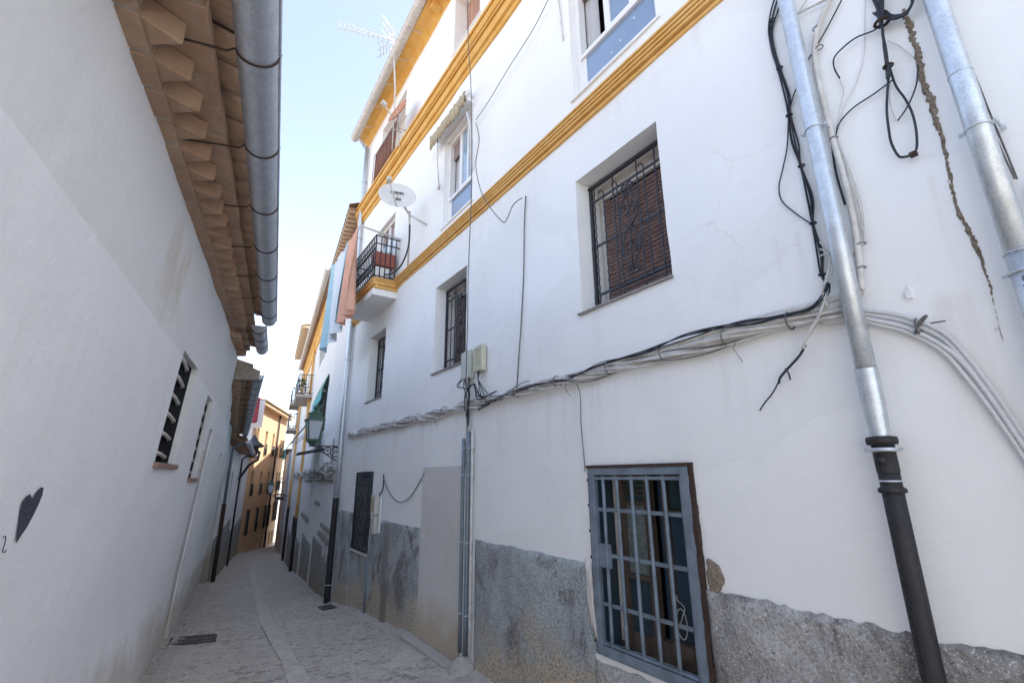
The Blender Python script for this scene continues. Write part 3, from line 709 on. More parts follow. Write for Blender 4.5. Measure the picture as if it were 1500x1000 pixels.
for sg in (-1, 1):
    for i in range(6):
        p = b0+Vector((.03, 0, 0))+upv*sg*(.05+.05*i)-bdir*.0+bdir*.05*i*.9; m.tube([p-side*.14, p+side*.14], .006, 5)
    for q in (-.14, .14, 0): m.tube([b0+side*q, b0+side*q+upv*sg*.32+bdir*.25], .007, 5)
m.build('reflector', 'white_tube', an)
# ------------------------------------------------------------------ ground floor: dado, walled door, grilles
def dado(F, s0, s1, zt, zb, mat, parent, name='dado', o=.018, amp=.010, step=.05, label=None, wob=.008):
    ns = max(2, int((s1-s0)/step)); nzs = max(2, int((zt-zb)/step)); m = MB()
    for i in range(ns+1):
        for j in range(nzs+1):
            s = s0+(s1-s0)*i/ns; z = zb+(zt-zb)*j/nzs
            if j == nzs: z += nz(F.P(s, z, 0), 3.)*.008+nz(F.P(s, z, 0), 17.)*wob*.9+random.uniform(-.5, .5)*wob
            p = F.P(s, z, 0); d = o+nz(p, 9.)*amp+nz(p, 28.)*amp*.6
            if j == nzs or i in (0, ns): d = max(.004, o*.45)
            m.v.append(F.P(s, z, d))
    L = nzs+1
    for i in range(ns):
        for j in range(nzs): m.f.append((i*L+j, (i+1)*L+j, (i+1)*L+j+1, i*L+j+1)); m.sm.append(True)
    # edges back into the wall
    for i in range(ns):
        a, b = m.v[i*L+nzs], m.v[(i+1)*L+nzs]; k = len(m.v); m.v += [a-F.out*.03, b-F.out*.03]; m.f.append((i*L+nzs, (i+1)*L+nzs, k+1, k)); m.sm.append(False)
    for i in (0, ns):
        for j in range(nzs):
            a, b = m.v[i*L+j], m.v[i*L+j+1]; k = len(m.v); m.v += [a-F.out*.03, b-F.out*.03]; m.f.append((i*L+j, i*L+j+1, k+1, k)); m.sm.append(False)
    return m.build(name, mat, parent, label=label) if label else m.build(name, mat, parent)
dado(R, 2.50, 4.03, -.555, -1.95, 'dado', bld, label="grey roughcast dado with dark damp patches")
dado(R, 5.27, 7.03, -.56, -2.2, 'dado', bld); dado(R, 7.03, 7.86, -1.06, -2.2, 'dado', bld); dado(R, 7.86, 8.72, -.54, -2.3, 'dado', bld)
dado(R, 1.66, 2.50, -1.09, -1.9, 'dado_stone', bld, o=.02, amp=.014, step=.03); dado(R, -3.0, 1.655, -.565, -1.9, 'dado_stone', bld, o=.022, amp=.018, step=.026, wob=.016, label="coarse stony roughcast dado, right of the barred opening")
m = MB(); m.box(R, 6.18, 6.36, -2.2, -.58, .0, .035); m.build('dado', 'dado_far', bld)
m = grid_wall(R, 4.30, 5.26, .10, -1.85, (), .12, .004, .012, back=.02); dp = m.build('walled_up_doorway', 'door_plaster', bld, label="walled up doorway plastered beige")
m = MB(); m.box(R, 4.30, 5.42, -1.80, gz(R.P(4.8, 0, 0))+.03, .013, .13)
tag(m.build('doorstep', 'stone', None, base=R.P(4.8, -1.63, .06), bevel=.012), "long pale worn stone step at the foot of the walled up doorway", 'doorstep')
# the barred opening
go = thing('barred_window_frame', R.P(2.07, -1.08, 0), "x", 'x')
C_ = go; bpy.data.objects.remove(go)
m = MB(); t = .05
Z0, Z1, SA, SB = -1.055, .045, 1.685, 2.475
m.box(R, SB-t, SB, Z0, Z1, -.02, .022); m.box(R, SA, SA+t, Z0, Z1, -.02, .022); m.box(R, SA+t, SB-t, Z1-.045, Z1, -.02, .022); m.box(R, SA+t, SB-t, Z0, Z0+.055, -.02, .022)
m.box(R, SA+t, SB-t, Z1-.075, Z1-.055, -.018, .015); m.box(R, SA+t, SB-t, Z0+.06, Z0+.075, -.018, .015)
gr = m.build('barred_window', 'iron_blue', bld, bevel=.003, label="blue grey barred window over broken blue wooden shutters")
m = MB()
for i in range(6):
    s = SB-t-.075-(SB-SA-2*t-.07)*i/5*.98
    m.tube([R.P(s+nz((i, 3, j), 1.)*.012, Z0+.05+(Z1-Z0-.1)*j/10, .006) for j in range(11)], .0115, 6)
for z in (-.215, -.487, -.772): m.box(R, SA+t, SB-t, z-.011, z+.011, -.008, -.002)
m.build('bar', 'iron_blue', gr)
m = MB(); m.box(R, SB-.155, SB-t, -.56, -.42, -.005, .012); m.build('lock_plate', 'iron_blue', gr)
m = MB()
for i in range(22):
    z = Z0+(Z1-Z0)*i/22; m.box(R, SA-.028+.006*nz((i, 0, 0), .9), SA-.001, z, z+(Z1-Z0)/22+.001, -.02, .018+.012*nz((i, 4, 1), .7))
m.box(R, SA-.03, SB+.012, Z1+.001, Z1+.018, -.02, .028); m.box(R, SB+.001, SB+.014, Z0, Z1, -.02, .012)
for i in range(7): m.box(R, SB+.012, SB+.026, -1+.16*i, -.985+.16*i, 0, .012)
m.build('rusty_surround', 'rust', gr)
# old wooden joinery behind
m = MB(); o0, o1 = -.20, -.15
m.box(R, 2.335, 2.375, -1.04, .02, o0, o1); m.box(R, 2.11, 2.15, -1.04, .02, o0, o1+.01); m.box(R, 1.98, 2.02, -1.04, .02, o0, o1); m.box(R, 1.70, 1.74, -1.04, .02, o0, o1)
m.box(R, 1.74, 1.98, -.24, -.205, o0, o1); m.box(R, 2.15, 2.335, -.19, -.165, o0, o1); m.box(R, 2.15, 2.335, -.63, -.60, o0, o1)
m.box(R, 1.70, 2.44, -1.04, -.93, o0-.02, o1-.01); m.box(R, 1.76, 2.0, -.97, -.90, o1, o1+.05); m.box(R, 1.74, 1.98, -.02, .02, o0, o1); m.box(R, 2.15, 2.335, -.02, .02, o0, o1)
for z in (-.07, -.10, -.13): m.box(R, 2.16, 2.33, z, z+.012, -.19, -.16)
jo = m.build('wooden_frame', 'old_wood', gr, bevel=.003)
m = MB(); m.box(R, 2.15, 2.335, -.93, -.63, -.19, -.172); m.box(R, 1.74, 1.98, -.93, -.24, -.19, -.172); m.box(R, 1.775, 1.95, -.86, -.55, -.172, -.166); m.box(R, 2.175, 2.31, -.86, -.70, -.172, -.166); m.box(R, 2.375, 2.405, -1.0, .02, -.2, -.17); m.box(R, 2.022, 2.07, -.93, .0, -.21, -.185); m.box(R, 2.442, 2.466, -1.04, .02, -.32, -.02); m.each('shutter_panel', 'blue_wood', jo)
m = MB(); m.box(R, 2.15, 2.335, -.165, -.02, -.195, -.18); m.box(R, 1.74, 1.98, -.205, -.02, -.195, -.18); m.each('shutter_panel', 'teal_wood', jo)
m = MB(); m.box(R, 2.15, 2.335, -.60, -.19, -.185, -.178); m.build('pane', 'dusty_glass', jo)
m = MB(); m.box(R, 2.405, 2.43, -1.0, .0, -.22, -.16); m.build('painted_jamb', 'offwhite', jo)
m = MB(); pts = [R.P(1.93+.02*cos(t*.5), -.66-.012*t, -.13+.01*sin(t)) for t in range(14)]; m.tube(pts, .0028, 5); m.tube([R.P(2.10, -.50, -.12), R.P(2.08, -.47, -.11), R.P(2.09, -.44, -.12), R.P(2.11, -.46, -.12)], .006, 5)
m.tube([R.P(1.93+.035*sin(k*.45), -.80+.035*cos(k*.45)*2.2, -.125) for k in range(15)], .0028, 5); m.build('string', 'white_tube', jo)
m = MB(); m.box(R, 1.70, 2.46, -1.04, .02, -.335, -.31); m.build('dark_interior', 'dark', jo)
# small barred window down the lane
m = MB(); m.box(R, 7.05, 7.84, -1.04, .08, -.26, -.24); f = m.build('barred_window', 'dark', bld, label="black grille window low on the wall near the far corner")
m = MB(); s0, s1, z0, z1 = 7.06, 7.83, -1.03, .07; o = .012
m.box(R, s0, s1, z1-.09, z1, -.12, -.08)
for s in (s0, s1-.025): m.box(R, s, s+.025, z0, z1, o-.012, o+.012)
for z in (z0, z1-.025, (z0+z1)/2-.0, z1-.22, z0+.22): m.box(R, s0+.025, s1-.025, z, z+.02, o-.008, o+.008)
for i in range(11):
    s = s0+.07+(s1-s0-.14)*i/10; m.tube([R.P(s, z0, o+.009), R.P(s, z1, o+.009)], .008, 5)
for up in (1, -1):
    for dd in (1, -1): scroll(m, R, (s0+s1)/2+dd*.05, (z0+z1)/2+up*.15, o+.02, .06, dd, up)
m.build('grille', 'iron', f)
m = MB(); m.box(R, s0-.02, s1+.02, z0-.035, z0-.012, -.1, .035); m.build('sill', 'offwhite', f)
m = MB(); m.box(R, 7.45, 7.81, -1.0, .0, -.2, -.18); m.build('pane', 'dusty_glass', f)
# erosion channel and bare patches
def strip(F, pts, wds, mat, parent, name, o=.004, label=None):
    m = MB(); P2 = []
    for i in range(len(pts)-1):
        for k in range(16):
            t = k/16; P2.append((pts[i][0]+(pts[i+1][0]-pts[i][0])*t, pts[i][1]+(pts[i+1][1]-pts[i][1])*t, wds[i]+(wds[i+1]-wds[i])*t))
    P2.append((*pts[-1], wds[-1])); n = len(P2)
    for i, (s, z, wd_) in enumerate(P2):
        a = wd_*(.55+.7*nz((s*9, z*30, 1), 2.)+.45*random.random()); b = wd_*(.55+.7*nz((s*9, z*30, 8), 2.)+.45*random.random()); js = wd_*.6*nz((z*8, 0, 3), 1.)
        for q, oo in ((-1.5, -.004), (-1, o), (-.3, o+.006*random.random()), (.4, o-.002+.01*random.random()), (1, o), (1.5, -.004)):
            m.v.append(F.P(s+js+(a if q < 0 else b)*q*(1 if abs(q) <= 1 else .8), z, oo))
    for i in range(n-1):
        for k in range(5): m.f.append((i*6+k, i*6+k+1, i*6+6+k+1, i*6+6+k)); m.sm.append(False)
    return m.build(name, mat, parent, label=label) if label else m.build(name, mat, parent)
cp = [R.px(*q) for q in ((1322, 15), (1331, 32), (1342, 75), (1352, 115), (1368, 170), (1380, 200), (1393, 265), (1403, 310), (1425, 350), (1440, 385), (1452, 420), (1456, 445), (1470, 500))]
strip(R, cp, [.008, .014, .012, .011, .010, .006, .009, .007, .010, .006, .006, .002, .0012], 'erosion', bld, 'eroded_channel', label="eroded vertical channel showing rubble")
def blob(F, px_, mat, parent, name, o=.005):
    m = MB(); q = [F.px(*p) for p in px_]; P = []
    for i in range(len(q)):
        a, b = q[i], q[(i+1) % len(q)]
        for k in range(5):
            t = k/5; j = .012*nz((a[0]*7+t*3, a[1]*7, i), 3.); P.append((a[0]+(b[0]-a[0])*t+j, a[1]+(b[1]-a[1])*t+j))
    cs, cz = sum(p[0] for p in P)/len(P), sum(p[1] for p in P)/len(P)
    rings = [(1.06, -.004), (1., o), (.66, o+.003), (.33, o), (.0, o)]
    for r_, oo in rings: m.v += [F.P(cs+(s-cs)*r_, cz+(z-cz)*r_, oo+(.004*nz((s*20, z*20, r_*5), 1.) if r_ < 1 else 0)) for s, z in P]
    n = len(P)
    for i in range(len(rings)-1):
        for k in range(n): m.f.append((i*n+k, i*n+(k+1) % n, (i+1)*n+(k+1) % n, (i+1)*n+k)); m.sm.append(True)
    return m.build(name, mat, parent)
blob(R, [(1036, 818), (1052, 828), (1060, 850), (1052, 868), (1042, 868), (1037, 845)], 'erosion', bld, 'bare_patch')
blob(R, [(860, 820), (868, 830), (872, 880), (880, 935), (870, 915), (863, 870)], 'offwhite', bld, 'bare_patch', .024)
# ------------------------------------------------------------------ drainpipes
def pipe(F, s, z0, z1, r, o, name, mat, parent, lobes=0, n=16):
    m = MB(); m.tube([F.P(s, z0+(z1-z0)*i/8, o) for i in range(9)], r, n); return m.build(name, mat, parent)
def clamp(m, F, s, z, o, r, flat=.012):
    m.mark()
    m.ring(F.P(s, z, o), Vector((0, 0, 1)), r*1.05, .0045, 20); m.box(F, s-r*1.5, s-r*1.0, z-.007, z+.007, o-.004, o+.004); m.box(F, s+r*1.0, s+r*1.5, z-.007, z+.007, o-.004, o+.004); m.tube([F.P(s+r*1.35, z, o-.012), F.P(s+r*1.35, z, o+.014)], .0045, 6); m.tube([F.P(s-r*1.35, z, .0), F.P(s-r*1.35, z, o+.014)], .0045, 6)
dp1 = thing('drainpipe', R.P(.74, -1.5, .08), "galvanised downpipe changing to black cast iron below, right of the barred window", 'drainpipe')
pr = .036
pipe(R, .745, .30, 6.9, pr, .085, 'upper_pipe', 'galv', dp1)
m = MB(); m.lathe(R.P(.745, 0, .085), [(pr*1.12, .40), (pr*1.10, .27), (pr*.9, .13)], n=16); m.build('sleeve', 'galv', dp1)
m = MB(); prr = .035; m.lathe(R.P(.745, 0, .085), [(.02, .10), (.05, .105), (.052, .12), (.05, .132), (.037, .135), (.037, .0)], n=18); m.tube([R.P(.745, z, .085) for z in (.115, -.3, -.8, -1.5)], prr, 16)
m.lathe(R.P(.745, 0, .085), [(prr, -.075), (prr+.010, -.07), (prr+.010, -.058), (prr, -.05)], n=18)
m.lathe(R.P(.745, .045, .121), [(.0, 0), (.015, .002), (.014, .012), (0, .016)], R.out, 12)
lo = m.build('lower_pipe', 'castiron', dp1)
m = MB(); m.mark(); m.ring(R.P(.745, .085, .085), Vector((0, 0, 1)), prr+.006, .009, 20); m.box(R, .683, .705, .079, .091, .082, .094); m.box(R, .785, .807, .079, .091, .082, .094); clamp(m, R, .745, 1.545, .085, pr); clamp(m, R, .745, 3.4, .085, pr); clamp(m, R, .745, 5.3, .085, pr); m.mark(); m.ring(R.P(.745, -.03, .085), Vector((0, 0, 1)), prr+.002, .004, 20); m.each('clamp', 'galv', dp1)
m = MB()
for i in range(16): m.box(R, .758+.001*(i % 2), .768, -.32-.026*i, -.306-.026*i, .085+prr*.9, .085+prr*.985)
m.build('embossed_marks', 'castiron', lo)
dp2 = thing('drainpipe', R.P(.24, -1.5, .08), "galvanised downpipe at the right edge with red handwriting on it", 'drainpipe')
pipe(R, .245, .66, 6.9, pr, .085, 'upper_pipe', 'galv', dp2); pipe(R, .245, -1.5, .70, pr*1.07, .085, 'lower_pipe', 'galv', dp2)
m = MB(); clamp(m, R, .245, 1.20, .085, pr); clamp(m, R, .245, .635, .085, pr*1.05); m.mark(); m.ring(R.P(.245, 1.44, .085), Vector((0, 0, 1)), pr*1.01, .002, 20); m.mark(); m.ring(R.P(.245, .705, .085), Vector((0, 0, 1)), pr*1.07, .003, 20); m.each('clamp', 'galv', dp2)
m = MB()
def glyph(m, pts, s, z, sc=.012):
    o = .085; rr = pr*1.085
    P = []
    for x, y in pts:
        th = (x*sc)/rr; P.append(R.P(s-rr*sin(th+.25), z+y*sc, o+rr*cos(th+.25)))
    m.tube(P, .0016, 4)
for i, g in enumerate(([(0, 0), (0, 1), (.6, 1), (.6, 0)], [(0, 0), (.3, 1), (.6, 0)], [(0, 1.4), (0, 0), (.6, 0), (.6, .8), (0, .8)])): glyph(m, g, .245, .60-.02*i)
m.build('handwriting', 'terracotta', dp2)
m = MB()
for i, g in enumerate(([(0, 0), (.7, .3), (0, .8), (.7, 1.1)], [(0, 0), (0, 1), (.7, 1)])): glyph(m, [(x-1.6, y) for x, y in g], .245, .60-.028*i)
m.build('handwriting', 'black_cable', dp2)
dp3 = thing('conduit', R.P(.16, -.5, .05), "short end of a teal grey conduit at the far right edge taking two black cables", 'conduit')
m = MB(); m.tube([R.P(.165, .96, .03), R.P(.165, -1.4, .03)], .017, 10); m.build('tube', 'galv', dp3)
dc_ = thing('drainpipe', R.P(8.82, -2, .06), "pale downpipe on the far corner of the white house with black lower length", 'drainpipe')
pipe(R, 8.80, -.35, 6.75, .045, .06, 'upper_pipe', 'galv', dc_); pipe(R, 8.80, -2.05, -.35, .05, .06, 'lower_pipe', 'castiron', dc_)
m = MB(); [m.ring(R.P(8.80, z, .06), Vector((0, 0, 1)), .05, .007, 16) for z in (5.9, 4.6, 2.1, .8, -.33, -1.7)]; m.tube([R.P(8.80, 6.72, .06), R.P(8.78, 6.85, .2), R.P(8.74, 6.9, .33)], .04, 10); m.each('clamp', 'galv', dc_)
# ------------------------------------------------------------------ cables
def interp(pts, n):
    """smooth polyline through points"""
    pts = [Vector(p) for p in pts]; out = []
    for i in range(len(pts)-1):
        p0 = pts[max(i-1, 0)]; p1 = pts[i]; p2 = pts[i+1]; p3 = pts[min(i+2, len(pts)-1)]
        for k in range(n):
            t = k/n; out.append(.5*((2*p1)+(-p0+p2)*t+(2*p0-5*p1+4*p2-p3)*t*t+(-p0+3*p1-3*p2+p3)*t**3))
    return out+[pts[-1]]
def pxcable(m, F, px_, o, r, n=6, jit=0., sides=5):
    P = [F.at(x, y, o if not isinstance(o, list) else o[i]) for i, (x, y) in enumerate(px_)]
    if jit: P = [p+Vector((random.uniform(-jit, jit), random.uniform(-jit, jit), random.uniform(-jit, jit))) for p in P]
    m.tube(interp(P, n), r, sides)
cb = thing('cable_bundle', R.P(4, .7, .03), "thick sagging bundle of white cables running the length of the white house", 'cables')
def strand(m, s0, s1, zo, oo, r, amp, ph, twist=0., dipf=None):
    n = int(abs(s1-s0)/.06)+2; P = []
    for i in range(n):
        s = s0+(s1-s0)*i/(n-1); sag = -.012*abs(sin(s*2.1+.4))
        z = .695+zo*(1+.7*sin(s*1.3+ph))+sag+amp*nz((s*1.7, ph, 0), 1.)*2+twist*.018*sin(s*7+ph); o = oo+twist*.014*cos(s*7+ph)+.004*nz((s*3, ph, 5), 1.)
        if s < 1.6: z += (1.6-s)*.018
        P.append(R.P(s, z, max(r+.003, o)))
    m.tube(P, r, 6)
m = MB()
for i in range(6): strand(m, .80, 8.45, -.020+.008*i, .026, .013 if i % 2 else .011, .006, i*1.05, .75)
for i in range(4): strand(m, .80, 8.5, -.03+.008*i, .038, .008, .008, i*1.6+1, 1.0)
strand(m, .72, 3.9, .028, .022, .017, .004, 0, 0)
m.each('white_strand', 'white_cable', cb)
m = MB()
for i in range(4): strand(m, 1.2 if i < 2 else 2.5+i*.2, 8.5, -.03+.018*i, .035, .0035, .012, i*1.3+.5, 1.3)
m.each('grey_strand', 'grey_cable', cb)
m = MB()
for j in range(4):
    pxcable(m, R, [(1212, 415), (1208, 432), (1190, 450+j), (1150, 462+j), (1105, 468+j*2), (1060, 477+j), (1000, 496-j), (940, 515+j), (880, 536-j), (830, 552+j), (780, 566-j), (745, 575+j), (715, 590), (700, 600)], .05+.004*j, .0038, 6, .012)
m.each('black_strand', 'black_cable', cb)
m = MB()
for s in (1.02, 1.35, 1.75, 2.2, 2.75, 3.3, 3.75, 4.7, 5.4, 6.2, 7.0, 7.7, 8.3): m.ring(R.P(s, .69, .035), R.a, .042, .004, 14, 5)
for s in (1.28, 2.62, 4.9):
    m.tube([R.P(s, .66, .05), R.P(s+.03, .62, .045), R.P(s+.01, .57-.03*random.random(), .012)], .002, 4)
m.each('cable_tie', 'grey_cable', cb)
# thick white cables arcing away to the right of the downpipe
m = MB()
for j, (dx, dy) in enumerate(((0, 0), (2, 9), (-4, 20), (4, 28))):
    pxcable(m, R, [(1205, 462+dy*.4), (1250, 455+dy*.5), (1290, 457+dy*.7), (1330, 465+dy*.8), (1380, 486+dy), (1415, 520+dy+dx), (1450, 565+dy+dx), (1485, 615+dy+dx), (1520, 668+dy+dx), (1560, 740+dy)], .03-.004*(j % 2), .0085, 6)
m.each('white_cable', 'white_tube', cb)
m = MB(); c = R.at(1345, 478, .03); m.ring(c, R.a, .03, .004, 12); pxcable(m, R, [(1340, 490), (1348, 470), (1358, 462), (1345, 478)], .045, .005, 4); pxcable(m, R, [(1345, 476), (1365, 473), (1385, 470)], .03, .003, 4); m.each('cable_tie', 'grey_cable', cb)
# frayed tail
ft = thing('loose_cable', R.at(1150, 540, .02), "frayed black and white cable ends dangling under the bundle near the downpipe", 'cable')
m = MB()
for j in range(4): pxcable(m, R, [(1210, 430+4*j), (1200, 462), (1188, 480+j*2), (1180, 498), (1178-j, 510)], .06-.006*j, .005, 5, .003)
m.each('white_strand', 'white_cable', ft)
m = MB(); pxcable(m, R, [(1180, 505), (1172, 520), (1155, 538), (1143, 552), (1140, 562)], .03, .006, 5, .002); pxcable(m, R, [(1150, 540), (1155, 546), (1158, 556)], .03, .004, 4); pxcable(m, R, [(1141, 558), (1132, 575), (1120, 590), (1113, 601)], .02, .0035, 5); m.each('black_strand', 'black_cable', ft)
# vertical black bundle beside the downpipe
vb = thing('cable_bundle', R.at(1190, 300, .03), "tied vertical bundle of black cables left of the galvanised downpipe", 'cables')
m = MB()
for j in range(5):
    dx = (j % 3-1)*4.5; o = .018+.006*(j//3)
    pxcable(m, R, [(1150+dx, -30), (1135+dx, 12), (1128+dx*.6, 45), (1133+dx*.5, 75), (1141+dx*.4, 100), (1153+dx, 140), (1157+dx*.4, 168), (1164+dx, 210), (1173+dx*.4, 243), (1187+dx, 290), (1191+dx*.4, 327), (1201+dx, 370), (1204+dx*.4, 402), (1213, 418)], o, .0042, 6, .004)
pxcable(m, R, [(1155, 170), (1153, 215), (1146, 250), (1141, 275), (1146, 295), (1165, 312), (1187, 327)], .012, .0035, 6)
pxcable(m, R, [(1172, 118), (1163, 138), (1158, 155)], .02, .0035, 6)
m.each('black_strand', 'black_cable', vb)
m = MB()
for q in ((1131, 30), (1142, 100), (1156, 169), (1174, 243), (1191, 327), (1204, 402)): m.ring(R.at(*q, .026), Vector((0, 0, 1)), .013, .004, 12, 5)
m.each('cable_tie', 'black_cable', vb)
# white conduit with loose wires to the right of the downpipe
wc = thing('conduit', R.at(1225, 220, .03), "cream conduit with loose thin wires between the downpipe and the black tangle", 'conduit')
m = MB(); pxcable(m, R, [(1225, -20), (1207, 20), (1196, 50), (1194, 90), (1206, 150), (1222, 210), (1236, 260), (1250, 320), (1258, 380), (1262, 425)], .03, .013, 8, 0, 10); m.build('tube', 'white_cable', wc)
m = MB(); pxcable(m, R, [(1218, 205), (1224, 250), (1238, 300)], .015, .005, 5)
pxcable(m, R, [(1233, 0), (1215, 35), (1195, 70), (1180, 93)], .02, .0035, 5)
m.each('black_wire', 'black_cable', wc)
m = MB()
for j in range(6): pxcable(m, R, [(1226, 205), (1232+j, 232), (1240+j*2.5, 268), (1250+j*2.5, 305), (1262+j, 340), (1264, 357), (1250-j, 372+j*2), (1243, 392+j), (1258, 400)], .018+.002*j, .0017, 6, .003)
for j in range(3): pxcable(m, R, [(1200, 355+j*10), (1215, 372), (1213+j*3, 395), (1206, 425), (1212, 450)], .05+.003*j, .0038, 6, .003)
pxcable(m, R, [(1182, 0), (1170, 18), (1163, 28)], .02, .004, 5); pxcable(m, R, [(1210, 0), (1185, 12), (1165, 22)], .03, .006, 5)
m.each('thin_wire', 'white_cable', wc)
m = MB()
for q in ((1196, 42), (1221, 203), (1262, 357), (1262, 392), (1200, 70)): m.ring(R.at(*q, .03), Vector((0, 0, 1)), .016, .0025, 12, 5)
m.each('cable_tie', 'grey_cable', wc)
# the tangle
tg = thing('cable_coil', R.at(1300, 60, .04), "tangled coil of black cables tied to the wall above the eroded channel", 'cables')
m = MB()
for j in range(6):
    pts = [(1270+12*random.random(), -40), (1276+j*3, -10), (1284+j*2, 12), (1288+j, 28), (1293, 45+j), (1296, 70), (1299+j*.5, 95), (1301, 115)]
    pxcable(m, R, pts, .03+.004*j, .0042, 6, .004)
for j in range(5):
    r1 = 22+j*2.5; pts = [(1292, 30)]+[(1312+r1*1.05*cos(a)-2*j, 2-j+r1*.95*sin(a)) for a in [2.4-k*.5 for k in range(10)]]
    pxcable(m, R, pts, .035+.004*j, .0042, 5, .002)
pxcable(m, R, [(1303, 95), (1301, 120), (1299, 160), (1302, 190), (1306, 210), (1316, 228), (1325, 230), (1340, 226)], .03, .0052, 6)
pxcable(m, R, [(1303, 98), (1312, 125), (1326, 145), (1336, 165), (1342, 190), (1343, 215), (1338, 225)], .03, .0048, 6)
pxcable(m, R, [(1345, 95), (1342, 125), (1330, 155), (1315, 177)], .02, .0032, 6)
pxcable(m, R, [(1290, 35), (1280, 45), (1255, 55), (1235, 70), (1222, 85), (1222, 100), (1230, 115)], .03, .0036, 6)
pxcable(m, R, [(1308, 117), (1280, 138), (1250, 158), (1230, 180), (1224, 200)], .02, .0034, 6)
m.each('black_strand', 'black_cable', tg)
m = MB(); pxcable(m, R, [(1268, -10), (1267, 40), (1266, 80), (1255, 120), (1240, 150), (1228, 185)], .012, .0018, 6); pxcable(m, R, [(1230, 115), (1236, 135), (1232, 150), (1225, 190)], .012, .0018, 6); pxcable(m, R, [(1300, 60), (1318, 68), (1338, 85)], .015, .0018, 6); pxcable(m, R, [(1304, 120), (1304, 150), (1312, 177)], .012, .0018, 5); m.each('white_wire', 'white_cable', tg)
m = MB(); m.ring(R.at(1292, 33, .04), Vector((0, 0, 1)), .026, .007, 12, 5); m.ring(R.at(1301, 97, .035), Vector((0, 0, 1)), .016, .005, 12, 5); m.cbox(R.at(1338, 226, .03), R.a*.012, R.out*.012, Vector((0, 0, .008))); m.each('cable_tie', 'rust', tg)
# cables beside second downpipe
bc = thing('cable_pair', R.P(.22, 1.4, .03), "pair of thin dark cables running down beside the right hand downpipe", 'cables')
m = MB(); pxcable(m, R, [(1370, -30), (1384, 5), (1410, 70), (1432, 120), (1452, 170), (1475, 225), (1490, 262)], .03, .0032, 5); pxcable(m, R, [(1430, 125), (1446, 170), (1468, 222), (1487, 262)], .035, .0032, 5); m.each('cable', 'grey_cable', bc)
m = MB(); m.box(R, .20, .185, 1.185, 1.20, .02, .04); m.build('clip', 'galv', bc)
# thin hanging cables on the facade
def hang(label, px_, o, r, mat, cat='cable'):
    m = MB(); pxcable(m, R, px_, o, r, 6); ob = m.build('hanging_cable', mat, None, base=R.at(*px_[-1], 0.02)); tag(ob, label, cat); return ob
hang("thin dark cable dropping straight from the roof past the awning to the grey boxes", [(684, -20), (686, 60), (690, 130), (691, 220), (690, 300), (686, 400), (685, 470), (683, 540), (684, 600)], .14, .0055, 'grey_cable')
hang("thin cable stretched diagonally down to the fringed awning", [(803, 0), (780, 45), (745, 100), (715, 150), (697, 176)], .05, .004, 'grey_cable')
hang("loose cable curving over the lower cornice right of the awning window", [(697, 180), (702, 205), (697, 240), (703, 275), (715, 300), (735, 324), (742, 322), (752, 300), (765, 290)], .10, .005, 'grey_cable')
hang("thin vertical cable in the middle of the white wall down to the bundle", [(770, 287), (768, 330), (767, 400), (763, 480), (760, 520), (757, 572)], .012, .0055, 'grey_cable')
hang("short black cable sagging off the balcony dish mast", [(600, 310), (600, 345), (596, 370), (585, 392), (570, 402), (560, 400)], .2, .012, 'black_cable')
hang("dark cable looping between small window and walled up doorway", [(562, 700), (568, 717), (578, 731), (588, 735), (600, 728), (612, 710), (622, 692)], .014, .006, 'grey_cable')
hang("short black cable hanging above the meter box", [(562, 694), (562, 705), (560, 718), (554, 726), (547, 736)], .016, .009, 'black_cable')
hang("short white cord hanging beside the upper blue window", [(817, -10), (820, 15), (822, 35), (825, 60)], .02, .007, 'white_cable')
hang("thin wire under the bundle left of the barred window", [(845, 562), (850, 580), (851, 620), (855, 665), (857, 690)], .01, .003, 'grey_cable')
m = MB(); c = R.at(1333, 430, .012); s, z = R.px(1333, 432); m.box(R, s-.010, s+.010, z-.018, z+.015, 0, .02); m.tube([R.P(s, z+.04, .004), R.P(s, z+.012, .012)], .003, 5)
tag(m.build('wall_clip', 'pvc', None, base=R.P(s, z, 0), bevel=.002), "tiny white plastic clip alone on the wall between the two downpipes", 'clip')
# junction boxes
def jbox(s0, s1, z0, z1, d, mat, label, ribs=False):
    t = thing('junction_box', R.P((s0+s1)/2, z0, 0), label, 'junction box')
    m = MB(); m.box(R, s0, s1, z0, z1, .01, d); m.box(R, s0+.02, s1-.02, z1, z1+.015, .01, d-.015); m.build('casing', mat, t, bevel=.012)
    m = MB()
    if ribs:
        for k in range(7): m.box(R, s0+.03, s1-.03, z0+.05+k*.026, z0+.06+k*.026, d, d+.006)
    m.box(R, s0-.004, s1+.004, z0-.014, z0, .01, d+.004); m.build('lid', mat, t, bevel=.004)
    return t
jbox(4.09, 4.28, .97, 1.235, .065, 'box_plastic', "grey green junction box on the left of the pair above the conduits")
jbox(3.85, 4.02, 1.0, 1.24, .065, 'box_cream', "cream ribbed junction box on the right of the pair above the conduits", True)
jc = thing('cable_tails', R.P(4.1, .8, .04), "messy black and white tails linking the two junction boxes to the bundle and conduits", 'cables')
m = MB()
for j in range(7):
    s = 4.11+.025*j; q1, q2, q3 = random.uniform(-.05, .05), random.uniform(-.06, .07), random.uniform(-.04, .05); m.tube(interp([R.P(s, .97, .05), R.P(s+q1, .90-.02*random.random(), .05+.008*j), R.P(4.14+q2, .80+q1*.4, .06), R.P(4.15+q3, .62+q2*.5, .05), R.P(4.15+q1*.6, .5, .04), R.P(4.16+.008*j-.02, .38, .03)], 5), .0048, 5)
for j in range(4): m.tube(interp([R.P(4.16, .62+.02*j, .07), R.P(4.12, .78, .09), R.P(4.0-.02*j, .86, .09), R.P(3.9, .80-.03*j, .08), R.P(3.86-.05*j, .72, .06), R.P(3.6, .74, .05)], 6), .006, 5)
